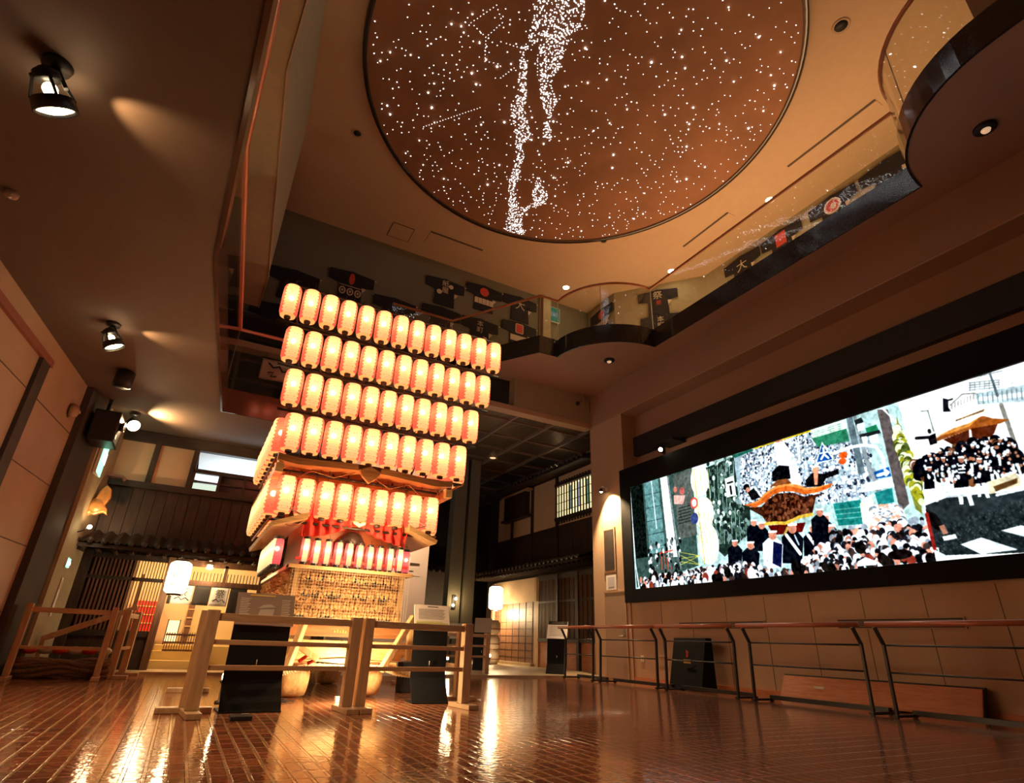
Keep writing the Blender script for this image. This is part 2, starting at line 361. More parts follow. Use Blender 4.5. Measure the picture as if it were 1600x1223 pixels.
# right balcony
arcA = arc(8.85, 11.0, 1.75, 180, 270); arcB = arc(8.85, 1.2, 1.75, 90, 180)
BALC = [(3.2, 15.0), (3.2, 13.52), (5.02, 13.5), (6.55, 11.03)] + arcA + [(8.85, 2.97)] + arcB[1:] + [(7.1, -3.0)]
struct('ceiling_balcony', MB().slab(BALC + [(13.05, -3.0), (13.05, 15.0)], 7.6, 8.07), M['soffit'], 'brown soffit of the right balcony with two bulging bays')
struct('trim_10', MB().strip(BALC[1:], 7.59, 8.09, -0.035), M['granite'], 'polished black edge band of the right balcony')

# right wall, pier, beams
struct('wall_right', MB().box(9.4, 9.95, -3, 12.75, 0, 4.95), M['plaster'], 'tan wall below and behind the screen')
struct('wall_right_recess', MB().box(9.85, 10.0, -3, 11.3, 4.95, 6.62), M['soffit'], 'recessed wall strip above the screen')
struct('trim_11', MB().box(9.70, 9.85, -3, 11.25, 5.42, 5.94), M['black'], 'dark band along the recess above the screen')  # plain black band projecting from the recess wall
struct('trim_12', MB().box(9.36, 9.98, 11.3, 12.75, 0, 6.62), M['plaster'], 'tan pier between the screen wall and the dark house')
struct('trim_13', MB().box(9.33, 10.2, -3, 12.72, 6.6, 7.08), M['soffit'], 'lower step of the long beam above the screen')
struct('trim_14', MB().box(9.36, 10.2, -3, 12.72, 7.08, 7.6), M['soffit'], 'upper step of the long beam above the screen')
struct('trim_15', MB().box(9.322, 9.34, -3, 12.72, 6.59, 6.61), M['plaster'], 'thin bright bead along the beam edge')
struct('trim_16', MB().box(6.74, 9.33, 12.7, 13.0, 6.72, 7.6), M['olive_light'], 'cross beam above the mesh ceiling')
struct('trim_17', MB().box(-4.5, 9.36, 12.68, 13.0, 6.57, 6.72), M['plaster'], 'pale underside strip of the cross beam')
struct('baseboard_right', MB().box(9.375, 9.4, -3, 11.3, 0.0, 0.1), M['base_wood'], 'red wooden baseboard of the right wall')
p = MB()
for y in np.arange(-2.6, 11.2, 0.92): p.box(9.395, 9.401, y, y + 0.008, 0.1, 1.65)
struct('trim_18', p, M['panel_joint'], 'fine upright joints in the lower right wall')

# mesh ceiling over the street of houses
p = MB().box(-4.5, 11.5, 13.0, 24.5, 6.68, 6.684)
struct('ceiling_mesh', p, M['mesh'], 'dark expanded metal ceiling panels over the back of the hall')
p = MB()
for x in np.arange(-3.9, 11.5, 1.22): p.box(x - .035, x + .035, 13.0, 24.5, 6.60, 6.70)
for y in np.arange(13.6, 24.4, 1.25): p.box(-4.5, 11.5, y - .02, y + .02, 6.63, 6.70)
struct('trim_19', p, M['grid_brown'], 'brown grid bars of the mesh ceiling')
struct('ceiling_void', MB().box(-4.5, 12, 13.0, 24.6, 7.5, 7.6), M['dark_void'], 'black void above the mesh ceiling')
struct('wall_far', MB().box(-4.5, 12, 24.5, 24.7, 0, 7.5), M['dark_void'], 'dark far wall at the back of the hall')
struct('trim_20', MB().box(7.28, 7.72, 17.8, 18.2, 0.05, 6.68).box(7.84, 8.2, 17.8, 18.2, 0.05, 6.68), M['olive_wall'], 'pair of dark square pillars in the back of the hall')
struct('trim_21', MB().box(9.55, 10.25, 0.75, 1.75, 9.75, 12.4), M['soffit'], 'square bulkhead hanging above the near balcony bay')
MILKY = [(3.38, 6.11), (4.27, 5.6), (4.46, 5.99), (4.39, 6.29), (4.52, 6.77), (4.58, 7.03), (4.56, 7.28), (4.74, 7.56), (4.95, 7.7), (5.05, 8.05), (5.2, 8.4), (5.52, 8.79), (5.25, 8.83), (5.06, 8.48), (4.91, 8.13), (4.59, 7.91), (4.41, 7.56), (3.89, 6.79), (3.69, 6.86), (3.96, 7.38), (4.27, 7.96), (4.48, 8.38), (5.01, 8.97), (4.89, 9.27), (5.11, 9.55), (5.35, 10.2), (5.45, 10.7), (5.85, 11.16), (6.08, 11.24), (6.17, 10.82), (5.96, 10.6), (5.77, 9.91), (6.53, 10.56), (6.57, 10.69), (6.22, 11.1), (6.14, 11.42), (6.3, 11.76), (6.74, 12.26), (5.99, 12.4), (5.86, 11.8), (5.24, 10.64), (4.91, 9.67), (4.6, 9.05), (4.14, 8.58), (4.04, 7.97), (3.61, 7.06), (3.66, 6.82), (3.49, 6.34)]
MILKY_TOP = [(3.38, 6.11), (4.27, 5.6), (3.71, 4.61), (2.88, 4.63), (2.68, 5.2)]
LINES = [[(2.46, 7.1), (2.76, 6.53), (3.02, 6.78), (2.86, 7.22), (2.46, 7.1)], [(2.86, 7.22), (3.08, 7.71), (3.35, 7.62)], [(3.3, 7.12), (3.61, 7.06)], [(4.36, 6.2), (4.59, 6.01)], [(2.51, 10.02), (3.49, 8.82)], [(3.56, 7.89), (3.71, 7.53)], [(4.01, 7.01), (4.24, 7.41)]]
PIC = [
('p',(0.62,0.75,0.75),[(-0.244,2.387),(6.664,2.568),(6.661,-0.032),(-0.313,-0.123)]),
('p',(0.2,0.29,0.27),[(0.041,2.5),(2.159,2.557),(2.057,0.358),(0.04,0.036)]),
('p',(0.05,0.07,0.06),[(-0.002,2.509),(0.465,2.494),(0.495,0.701),(0.057,0.695)]),
('l',(0.9,0.97,1),0.03,[(-0.019,2.512),(0.01,1.607),(0.044,0.542),(0.122,0.056)]),
('p',(0.34,0.5,0.5),[(0.509,2.512),(1.029,2.507),(1.102,0.785),(0.577,0.743)]),
('l',(0.1,0.16,0.16),0.012,[(0.518,2.176),(1.067,2.147)]),
('l',(0.1,0.16,0.16),0.012,[(0.535,1.845),(1.078,1.827)]),
('l',(0.1,0.16,0.16),0.012,[(0.552,1.522),(1.088,1.514)]),
('l',(0.1,0.16,0.16),0.012,[(0.568,1.205),(1.099,1.207)]),
('l',(0.1,0.16,0.16),0.012,[(0.584,0.894),(1.109,0.907)]),
('l',(0.8,0.92,0.95),0.03,[(0.792,2.505),(0.865,1.317)]),
('p',(0.92,0.98,0.98),[(1.107,2.517),(1.335,2.518),(1.467,0.6),(1.192,0.629)]),
('l',(0.45,0.5,0.5),0.05,[(1.362,2.431),(1.539,0.359)]),
('p',(0.3,0.33,0.31),[(1.547,2.442),(2.113,2.465),(2.112,0.993),(1.547,0.974)]),
('e',(0.75,0.45,0.38),[(1.578,2.095),(0.061,0.073)]),
('e',(0.7,0.35,0.33),[(1.781,2.027),(0.079,0.087)]),
('p',(0.85,0.62,0.58),[(1.514,1.978),(1.87,1.908),(1.778,1.724),(1.504,1.775)]),
('l',(0.1,0.12,0.12),0.02,[(1.63,1.651),(2.006,1.658)]),
('l',(0.1,0.12,0.12),0.02,[(1.622,1.582),(1.997,1.59)]),
('l',(0.1,0.12,0.12),0.02,[(1.613,1.514),(1.988,1.524)]),
('l',(0.1,0.12,0.12),0.02,[(1.605,1.445),(1.979,1.457)]),
('l',(0.1,0.12,0.12),0.02,[(1.597,1.377),(1.971,1.39)]),
('l',(0.1,0.12,0.12),0.02,[(1.588,1.309),(1.962,1.324)]),
('l',(0.85,0.25,0.16),0.02,[(0.956,0.776),(0.947,0.363)]),
('l',(0.85,0.25,0.16),0.02,[(1.057,0.765),(1.047,0.354)]),
('l',(0.85,0.25,0.16),0.02,[(1.156,0.754),(1.145,0.346)]),
('l',(0.85,0.25,0.16),0.02,[(1.255,0.743),(1.242,0.338)]),
('l',(0.85,0.25,0.16),0.03,[(0.914,0.732),(1.327,0.759)]),
('l',(0.75,0.75,0.3),0.012,[(1.579,0.683),(2.115,0.555)]),
('l',(0.75,0.75,0.3),0.012,[(1.571,0.618),(2.091,0.377)]),
('l',(0.75,0.75,0.3),0.012,[(1.563,0.553),(2.115,0.555)]),
('l',(0.75,0.75,0.3),0.012,[(1.555,0.488),(2.091,0.377)]),
('l',(0.75,0.75,0.3),0.012,[(1.547,0.423),(2.115,0.555)]),
('s',3,90,0.05,[(0.06,0.08,0.08),(0.8,0.85,0.85),(0.3,0.35,0.35)],[(0.53,1.054),(1.62,1.012),(1.522,0.222),(0.523,0.202)]),
('p',(0.11,0.17,0.15),[(2.465,2.38),(3.671,2.46),(3.51,0.886),(2.787,0.463),(2.482,0.762)]),
('l',(0.55,0.7,0.68),0.015,[(2.65,2.335),(2.511,0.758)]),
('l',(0.55,0.7,0.68),0.015,[(2.763,2.338),(2.616,0.745)]),
('l',(0.55,0.7,0.68),0.015,[(2.874,2.34),(2.72,0.732)]),
('l',(0.55,0.7,0.68),0.015,[(2.984,2.342),(2.821,0.72)]),
('l',(0.55,0.7,0.68),0.015,[(3.092,2.344),(2.922,0.707)]),
('l',(0.55,0.7,0.68),0.015,[(3.198,2.346),(3.02,0.695)]),
('l',(0.55,0.7,0.68),0.015,[(3.303,2.348),(3.118,0.683)]),
('l',(0.55,0.7,0.68),0.015,[(3.407,2.35),(3.214,0.671)]),
('l',(0.55,0.7,0.68),0.015,[(3.509,2.352),(3.308,0.66)]),
('s',5,260,0.05,[(0.1,0.14,0.13),(0.75,0.85,0.8),(0.4,0.5,0.48),(0.25,0.35,0.3)],[(2.617,2.543),(3.626,2.519),(3.445,0.811),(2.541,0.755)]),
('e',(0.93,0.97,0.86),[(2.337,2.16),(0.262,0.367)]),
('e',(0.93,0.97,0.86),[(2.362,1.426),(0.272,0.351)]),
('e',(0.93,0.97,0.86),[(2.393,0.773),(0.282,0.428)]),
('l',(0.75,0.78,0.55),0.014,[(2.145,2.458),(2.161,0.438)]),
('l',(0.75,0.78,0.55),0.014,[(2.262,2.429),(2.258,0.429)]),
('l',(0.75,0.78,0.55),0.014,[(2.377,2.401),(2.354,0.419)]),
('l',(0.75,0.78,0.55),0.014,[(2.49,2.374),(2.448,0.41)]),
('l',(0.75,0.78,0.55),0.014,[(2.601,2.347),(2.541,0.401)]),
('l',(0.72,0.65,0.25),0.02,[(2.198,2.445),(2.234,0.386)]),
('e',(0.8,0.3,0.25),[(2.109,1.688),(0.111,0.125)]),
('e',(0.85,0.85,0.85),[(2.109,1.688),(0.075,0.083)]),
('e',(0.2,0.25,0.45),[(2.077,1.354),(0.111,0.123)]),
('p',(0.92,0.98,0.98),[(3.031,2.028),(3.266,2.045),(3.266,1.63),(3.027,1.631)]),
('l',(0.05,0.05,0.05),0.04,[(3.085,1.922),(3.218,1.925)]),
('l',(0.05,0.05,0.05),0.05,[(3.147,1.839),(3.152,1.69)]),
('p',(0.55,0.64,0.68),[(3.331,2.508),(5.13,2.447),(6.138,2.055),(5.923,1.121),(5.211,1.099),(3.32,1.449)]),
('s',7,2600,0.026,[(0.92,0.96,1),(0.85,0.9,0.95),(0.12,0.14,0.2),(0.35,0.42,0.5),(0.6,0.66,0.72),(0.95,0.98,1)],[(3.527,2.456),(5.13,2.447),(6.085,1.824),(5.862,1.081),(5.211,1.099),(3.32,1.449)]),
('p',(0.1,0.33,0.26),[(3.252,2.529),(3.846,2.486),(4.322,2.45),(4.471,2.488),(3.86,2.566),(3.257,2.563)]),
('p',(0.12,0.36,0.3),[(3.249,2.513),(3.738,2.533),(3.838,2.438),(3.355,2.399)]),
('p',(0.78,0.68,0.1),[(3.835,2.533),(5.081,2.523),(5.115,2.451),(3.841,2.454)]),
('p',(0.82,0.93,0.88),[(5.121,2.48),(5.749,2.52),(5.775,2.249),(5.165,2.314)]),
('p',(0.16,0.45,0.33),[(5.103,2.318),(5.76,2.311),(5.765,2.08),(5.189,2.128)]),
('l',(0.55,0.72,0.62),0.012,[(5.153,2.409),(5.671,2.427)]),
('l',(0.55,0.72,0.62),0.012,[(5.145,2.369),(5.661,2.383)]),
('l',(0.55,0.72,0.62),0.012,[(5.137,2.329),(5.652,2.339)]),
('p',(0.33,0.4,0.43),[(5.792,2.52),(5.903,2.512),(5.904,1.492),(5.792,1.465)]),
('p',(0.45,0.5,0.52),[(5.913,2.494),(5.968,2.491),(6.029,1.358),(5.95,1.349)]),
('p',(0.12,0.14,0.15),[(5.921,2.405),(6.048,2.421),(6.068,2.328),(5.929,2.316)]),
('p',(0.85,0.92,0.95),[(5.952,2.323),(6.068,2.328),(6.061,2.203),(5.943,2.197)]),
('p',(0.1,0.42,0.28),[(6.069,2.215),(6.256,2.226),(6.271,2.124),(6.076,2.129)]),
('p',(0.1,0.11,0.12),[(5.944,2.141),(6.283,2.121),(6.295,2.062),(5.955,2.067)]),
('p',(0.9,0.95,0.95),[(5.973,2.09),(6.064,2.077),(6.057,1.954),(5.975,1.978)]),
('p',(0.9,0.95,0.95),[(6.101,2.066),(6.244,2.064),(6.232,1.904),(6.095,1.957)]),
('l',(0.9,0.97,1),0.05,[(5.449,1.94),(5.742,1.974),(6.007,1.941),(6.17,1.854),(6.23,1.677),(6.219,1.47)]),
('p',(0.3,0.27,0.27),[(6.325,2.469),(6.491,2.412),(6.446,0.87),(6.333,0.794),(6.288,0.85)]),
('l',(0.85,0.92,0.95),0.012,[(6.391,2.474),(6.552,2.199),(6.695,1.888)]),
('l',(0.85,0.92,0.95),0.012,[(6.401,2.471),(6.572,2.138),(6.678,1.816)]),
('l',(0.85,0.92,0.95),0.012,[(6.41,2.468),(6.592,2.079),(6.66,1.743)]),
('l',(0.85,0.92,0.95),0.012,[(6.42,2.464),(6.611,2.019),(6.642,1.671)]),
('l',(0.85,0.92,0.95),0.012,[(6.429,2.461),(6.63,1.96),(6.625,1.599)]),
('p',(0.48,0.52,0.55),[(5.978,1.528),(6.069,1.533),(6.105,0.834),(6.011,0.85)]),
('e',(0.85,0.32,0.1),[(5.606,1.869),(0.076,0.055)]),
('e',(0.85,0.32,0.1),[(5.57,1.766),(0.065,0.055)]),
('p',(0.05,0.28,0.55),[(6.035,1.462),(6.29,1.492),(6.288,1.338),(6.052,1.348)]),
('l',(0.92,0.98,0.98),0.05,[(6.089,1.397),(6.254,1.41)]),
('l',(0.92,0.98,0.98),0.04,[(6.216,1.458),(6.261,1.408),(6.213,1.373)]),
('p',(0.92,0.98,0.98),[(5.282,2.206),(5.084,1.846),(5.431,1.83)]),
('p',(0.05,0.26,0.55),[(5.272,2.158),(5.109,1.86),(5.406,1.848)]),
('l',(0.92,0.98,0.98),0.04,[(5.278,2.044),(5.272,1.973),(5.203,1.903)]),
('l',(0.92,0.98,0.98),0.035,[(5.272,1.973),(5.335,1.889)]),
('e',(0.92,0.98,0.98),[(5.282,2.078),(0.024,0.023)]),
('l',(0.92,0.98,0.98),0.03,[(5.209,2.004),(5.343,1.997)]),
('p',(0.92,0.98,0.98),[(5.783,1.307),(6.294,1.323),(6.283,1.174),(5.78,1.176)]),
('p',(0.08,0.42,0.4),[(5.253,1.091),(5.729,1.068),(5.693,0.676),(5.271,0.715)]),
('l',(0.4,0.65,0.62),0.012,[(5.258,0.982),(5.741,0.949)]),
('l',(0.4,0.65,0.62),0.012,[(5.241,0.905),(5.724,0.87)]),
('l',(0.4,0.65,0.62),0.012,[(5.225,0.827),(5.706,0.791)]),
('p',(0.1,0.45,0.45),[(5.977,1.136),(6.254,1.155),(6.237,0.933),(5.992,0.929)]),
('p',(0.93,0.9,0.75),[(5.702,1.008),(5.923,1.121),(5.895,0.62),(5.676,0.603)]),
('s',9,300,0.05,[(0.92,0.96,1),(0.9,0.95,1),(0.4,0.45,0.5),(0.8,0.6,0.5)],[(5.878,0.924),(6.3,0.848),(6.321,0.556),(5.811,0.633)]),
('p',(0.92,0.98,0.98),[(4.325,2.466),(4.542,2.403),(4.72,2.013),(4.714,1.655),(4.52,1.669),(4.51,1.792),(4.408,1.969),(4.308,1.994)]),
('e',(0.72,0.48,0.36),[(4.421,2.502),(0.095,0.063)]),
('p',(0.04,0.04,0.05),[(4.168,1.903),(4.344,2.001),(4.554,1.933),(4.542,1.694),(4.152,1.72)]),
('e',(0.05,0.05,0.05),[(3.538,1.743),(0.075,0.063)]),
('p',(0.05,0.05,0.06),[(3.545,1.629),(3.708,1.691),(3.838,1.477),(3.63,1.454)]),
('e',(0.75,0.5,0.4),[(3.562,1.683),(0.046,0.051)]),
('p',(0.04,0.04,0.05),[(4.831,1.599),(4.977,1.697),(5.206,1.629),(5.476,1.663),(5.456,1.571),(5.217,1.541),(5.104,1.425),(4.821,1.471)]),
('e',(0.78,0.5,0.38),[(5.056,1.737),(0.059,0.079)]),
('e',(0.92,0.98,0.98),[(5.06,1.803),(0.06,0.022)]),
('p',(0.78,0.5,0.38),[(5.003,1.676),(5.091,1.656),(5.04,1.467),(4.987,1.478)]),
('e',(0.93,0.93,0.85),[(4.641,1.612),(0.114,0.093)]),
('p',(0.2,0.09,0.05),[(3.477,1.342),(3.824,1.295),(3.987,1.402),(4.212,1.479),(4.539,1.427),(4.742,1.314),(5.166,1.3),(4.963,1.257),(4.835,0.973),(4.54,0.937),(4.301,0.875),(3.905,0.95),(3.81,1.115)]),
('s',11,160,0.04,[(0.33,0.17,0.1),(0.12,0.05,0.03),(0.42,0.24,0.15)],[(3.824,1.295),(4.204,1.435),(4.534,1.399),(4.74,1.3),(4.919,1.265),(4.769,0.984),(3.911,0.979)]),
('p',(0.72,0.34,0.12),[(3.422,1.399),(3.736,1.419),(3.959,1.545),(4.186,1.621),(4.445,1.626),(4.661,1.549),(4.833,1.454),(5.045,1.432),(5.327,1.438),(5.27,1.376),(5.025,1.335),(4.75,1.35),(4.544,1.45),(4.318,1.496),(4.106,1.47),(3.947,1.379),(3.679,1.305)]),
('p',(0.88,0.52,0.25),[(3.43,1.404),(3.736,1.419),(3.959,1.545),(4.186,1.621),(4.445,1.626),(4.661,1.549),(4.833,1.454),(5.045,1.432),(5.312,1.436),(5.038,1.399),(4.825,1.412),(4.65,1.493),(4.436,1.579),(4.195,1.576),(3.969,1.5),(3.736,1.378)]),
('p',(0.45,0.25,0.12),[(4.065,1.631),(4.259,1.727),(4.461,1.712),(4.557,1.601),(4.341,1.618)]),
('p',(0.3,0.04,0.03),[(3.9,0.922),(4.682,0.859),(4.589,0.707),(4.004,0.731)]),
('l',(0.75,0.62,0.22),0.06,[(3.836,0.961),(4.079,0.947),(4.274,0.908),(4.444,0.939),(4.579,0.973),(4.83,0.979)]),
('l',(0.65,0.55,0.25),0.05,[(4.306,0.818),(4.218,0.702),(4.208,0.562)]),
('p',(0.03,0.04,0.07),[(3.409,0.935),(3.513,0.995),(3.665,0.972),(3.741,0.871),(3.667,0.571),(3.372,0.607)]),
('e',(0.72,0.47,0.38),[(3.593,1.023),(0.065,0.066)]),
('p',(0.92,0.98,0.98),[(3.53,1.094),(3.676,1.076),(3.671,1.047),(3.525,1.064)]),
('p',(0.03,0.04,0.07),[(3.564,0.849),(3.677,0.915),(3.839,0.891),(3.92,0.782),(3.838,0.459),(3.523,0.494)]),
('e',(0.72,0.47,0.38),[(3.762,0.945),(0.07,0.072)]),
('p',(0.92,0.98,0.98),[(3.695,1.021),(3.851,1.003),(3.845,0.972),(3.69,0.989)]),
('p',(0.03,0.04,0.07),[(2.885,0.603),(2.995,0.667),(3.157,0.648),(3.241,0.547),(3.167,0.242),(2.853,0.27)]),
('e',(0.72,0.47,0.38),[(3.079,0.697),(0.071,0.068)]),
('p',(0.92,0.98,0.98),[(3.011,0.767),(3.167,0.753),(3.162,0.723),(3.007,0.737)]),
('p',(0.03,0.04,0.07),[(3.225,0.498),(3.351,0.573),(3.534,0.552),(3.627,0.436),(3.539,0.083),(3.183,0.111)]),
('e',(0.72,0.47,0.38),[(3.447,0.608),(0.079,0.079)]),
('p',(0.92,0.98,0.98),[(3.371,0.69),(3.547,0.674),(3.541,0.64),(3.365,0.654)]),
('p',(0.03,0.04,0.07),[(4.154,0.668),(4.294,0.755),(4.493,0.727),(4.588,0.59),(4.478,0.177),(4.092,0.213)]),
('e',(0.72,0.47,0.38),[(4.4,0.795),(0.086,0.093)]),
('p',(0.92,0.98,0.98),[(4.321,0.892),(4.512,0.871),(4.503,0.831),(4.313,0.851)]),
('l',(0.92,0.98,0.98),0.06,[(4.259,0.697),(4.477,0.338)]),
('l',(0.7,0.78,0.85),0.03,[(4.425,0.674),(4.477,0.501)]),
('p',(0.03,0.04,0.07),[(4.593,0.613),(4.716,0.691),(4.889,0.667),(4.97,0.544),(4.867,0.171),(4.532,0.204)]),
('e',(0.72,0.47,0.38),[(4.809,0.728),(0.075,0.083)]),
('p',(0.92,0.98,0.98),[(4.741,0.814),(4.907,0.797),(4.9,0.76),(4.734,0.777)]),
('l',(0.92,0.98,0.98),0.06,[(4.684,0.639),(4.869,0.317)]),
('l',(0.7,0.78,0.85),0.03,[(4.829,0.619),(4.871,0.464)]),
('p',(0.9,0.94,0.97),[(3.727,0.611),(3.866,0.695),(4.064,0.669),(4.161,0.537),(4.058,0.14),(3.674,0.173)]),
('e',(0.72,0.47,0.38),[(3.97,0.734),(0.086,0.089)]),
('p',(0.92,0.98,0.98),[(3.89,0.827),(4.08,0.807),(4.073,0.768),(3.883,0.787)]),
('p',(0.05,0.07,0.2),[(3.967,0.621),(4.148,0.542),(4.049,0.14),(3.878,0.234)]),
('p',(0.03,0.04,0.07),[(4.806,0.741),(4.944,0.829),(5.134,0.799),(5.222,0.659),(5.105,0.239),(4.735,0.279)]),
('e',(0.72,0.47,0.38),[(5.046,0.869),(0.083,0.094)]),
('p',(0.92,0.98,0.98),[(4.973,0.968),(5.156,0.946),(5.147,0.904),(4.964,0.926)]),
('l',(0.92,0.98,0.98),0.06,[(4.907,0.77),(5.108,0.403)]),
('l',(0.7,0.78,0.85),0.03,[(5.067,0.745),(5.112,0.57)]),
('p',(0.03,0.04,0.07),[(4.916,0.569),(5.034,0.646),(5.197,0.623),(5.273,0.504),(5.171,0.142),(4.854,0.172)]),
('e',(0.72,0.47,0.38),[(5.123,0.682),(0.07,0.081)]),
('p',(0.92,0.98,0.98),[(5.06,0.766),(5.217,0.749),(5.209,0.713),(5.052,0.73)]),
('p',(0.03,0.04,0.07),[(4.8,0.89),(4.904,0.956),(5.049,0.932),(5.117,0.823),(5.028,0.502),(4.746,0.538)]),
('e',(0.72,0.47,0.38),[(4.982,0.985),(0.063,0.072)]),
('p',(0.92,0.98,0.98),[(4.926,1.062),(5.065,1.043),(5.059,1.012),(4.919,1.029)]),
('s',13,900,0.06,[(0.05,0.05,0.06),(0.93,0.96,1),(0.2,0.15,0.14),(0.75,0.5,0.42),(0.93,0.96,1),(0.5,0.55,0.6),(0.08,0.08,0.1)],[(0.187,0.212),(3.212,0.294),(4.29,0.028),(5.147,0.635),(6.567,0.622),(6.646,0.041),(5.011,0.0),(0.167,-0.004)]),
('s',15,40,0.10,[(0.05,0.04,0.04),(0.1,0.08,0.07),(0.9,0.94,0.97),(0.5,0.2,0.15)],[(0.419,0.267),(3.775,0.149),(5.037,0.122),(6.695,0.233),(6.64,0.015),(0.165,-0.032)]),
('e',(0.05,0.04,0.04),[(5.553,0.322),(0.092,0.099)]),
('e',(0.06,0.04,0.04),[(6.131,0.15),(0.18,0.073)]),
('p',(0.85,0.9,0.93),[(5.461,0.108),(5.603,0.167),(5.781,0.077),(5.747,0.033),(5.444,0.037)]),
('p',(0.97,1,1),[(6.687,2.788),(8.532,2.637),(7.745,-0.134),(6.604,-0.026)]),
('p',(0.4,0.42,0.16),[(6.592,2.268),(6.615,1.707),(6.67,1.414),(6.588,0.686),(6.513,0.777),(6.499,1.235),(6.493,1.856)]),
('s',17,120,0.07,[(0.55,0.55,0.12),(0.25,0.3,0.12),(0.8,0.85,0.7)],[(6.559,2.13),(6.615,1.707),(6.666,1.198),(6.612,0.786),(6.499,1.235),(6.48,1.802)]),
('p',(0.62,0.7,0.72),[(7.692,2.25),(8.257,2.166),(8.364,2.149),(8.293,1.897),(8.191,1.934),(7.678,2.078)]),
('p',(0.85,0.9,0.92),[(7.695,2.18),(8.335,2.046),(8.316,1.977),(7.691,2.127)]),
('l',(0.35,0.42,0.45),0.012,[(7.718,2.226),(7.69,2.082)]),
('l',(0.35,0.42,0.45),0.012,[(7.775,2.215),(7.747,2.069)]),
('l',(0.35,0.42,0.45),0.012,[(7.832,2.205),(7.803,2.057)]),
('l',(0.35,0.42,0.45),0.012,[(7.888,2.194),(7.858,2.046)]),
('l',(0.35,0.42,0.45),0.012,[(7.944,2.184),(7.913,2.034)]),
('l',(0.35,0.42,0.45),0.012,[(7.998,2.174),(7.967,2.022)]),
('l',(0.35,0.42,0.45),0.012,[(8.053,2.164),(8.02,2.011)]),
('l',(0.35,0.42,0.45),0.012,[(8.106,2.154),(8.073,1.999)]),
('l',(0.35,0.42,0.45),0.012,[(8.159,2.144),(8.125,1.988)]),
('l',(0.35,0.42,0.45),0.012,[(8.211,2.134),(8.177,1.977)]),
('l',(0.35,0.42,0.45),0.012,[(8.262,2.125),(8.227,1.966)]),
('l',(0.35,0.42,0.45),0.012,[(8.313,2.115),(8.278,1.956)]),
('l',(0.45,0.52,0.55),0.012,[(7.661,2.428),(8.012,2.337)]),
('l',(0.45,0.52,0.55),0.012,[(7.652,2.392),(8.003,2.303)]),
('l',(0.45,0.52,0.55),0.012,[(7.643,2.357),(7.994,2.269)]),
('l',(0.45,0.52,0.55),0.012,[(7.633,2.321),(7.985,2.235)]),
('l',(0.45,0.52,0.55),0.01,[(7.673,2.429),(7.641,2.31)]),
('l',(0.45,0.52,0.55),0.01,[(7.73,2.411),(7.699,2.294)]),
('l',(0.45,0.52,0.55),0.01,[(7.787,2.394),(7.755,2.278)]),
('l',(0.45,0.52,0.55),0.01,[(7.843,2.378),(7.811,2.262)]),
('l',(0.45,0.52,0.55),0.01,[(7.898,2.361),(7.867,2.246)]),
('l',(0.45,0.52,0.55),0.01,[(7.952,2.345),(7.921,2.23)]),
('l',(0.45,0.52,0.55),0.01,[(8.006,2.329),(7.975,2.215)]),
('l',(0.3,0.35,0.38),0.03,[(7.934,2.511),(7.932,2.119)]),
('l',(0.4,0.45,0.48),0.015,[(7.808,2.48),(8.075,2.452)]),
('l',(0.4,0.45,0.45),0.02,[(7.041,2.203),(7.04,1.864)]),
('l',(0.4,0.45,0.45),0.012,[(6.945,2.222),(7.052,2.199)]),
('l',(0.45,0.45,0.42),0.05,[(7.937,1.986),(7.939,1.28)]),
('l',(0.5,0.5,0.48),0.02,[(7.347,2.182),(7.537,2.294),(7.692,2.25)]),
('l',(0.5,0.5,0.48),0.014,[(7.355,2.123),(7.373,2.195)]),
('l',(0.5,0.5,0.48),0.014,[(7.398,2.13),(7.417,2.201)]),
('l',(0.5,0.5,0.48),0.014,[(7.441,2.137),(7.46,2.208)]),
('l',(0.5,0.5,0.48),0.014,[(7.484,2.144),(7.502,2.215)]),
('l',(0.5,0.5,0.48),0.014,[(7.526,2.151),(7.545,2.222)]),
('l',(0.5,0.5,0.48),0.014,[(7.568,2.158),(7.587,2.228)]),
('l',(0.5,0.5,0.48),0.014,[(7.61,2.165),(7.628,2.235)]),
('l',(0.5,0.5,0.48),0.014,[(7.651,2.172),(7.67,2.241)]),
('p',(0.05,0.06,0.08),[(7.284,2.323),(7.349,2.279),(7.414,2.281),(7.4,2.252),(7.342,2.254),(7.319,2.163),(7.334,2.088),(7.235,2.114)]),
('p',(0.13,0.16,0.17),[(6.62,0.204),(6.653,0.804),(6.985,0.869),(7.87,0.788),(8.064,0.77),(7.843,-0.005),(7.156,0.049)]),
('p',(0.1,0.13,0.14),[(6.708,0.415),(7.809,0.571),(8.003,0.558),(7.843,-0.005),(6.668,0.078)]),
('s',19,500,0.012,[(0.2,0.24,0.25),(0.07,0.1,0.1)],[(6.618,0.428),(7.845,0.701),(7.665,0.059),(6.63,0.106)]),
('p',(0.88,0.95,0.97),[(6.965,0.199),(7.233,0.258),(7.598,0.055),(7.175,0.042)]),
('p',(0.88,0.95,0.97),[(7.479,0.317),(7.708,0.351),(7.919,0.264),(7.878,0.119)]),
('p',(0.8,0.9,0.92),[(6.642,0.153),(6.774,0.054),(6.619,0.047)]),
('p',(0.5,0.27,0.1),[(7.011,1.748),(7.297,1.812),(7.504,1.833),(7.65,1.892),(7.695,1.899),(7.8,1.824),(7.973,1.754),(7.856,1.728),(7.734,1.734),(7.482,1.75),(7.274,1.725),(7.047,1.702)]),
('p',(0.75,0.5,0.22),[(7.033,1.769),(7.302,1.833),(7.508,1.848),(7.675,1.905),(7.495,1.799),(7.287,1.775)]),
('p',(0.25,0.1,0.05),[(7.131,1.705),(7.482,1.75),(7.442,1.583),(7.239,1.588)]),
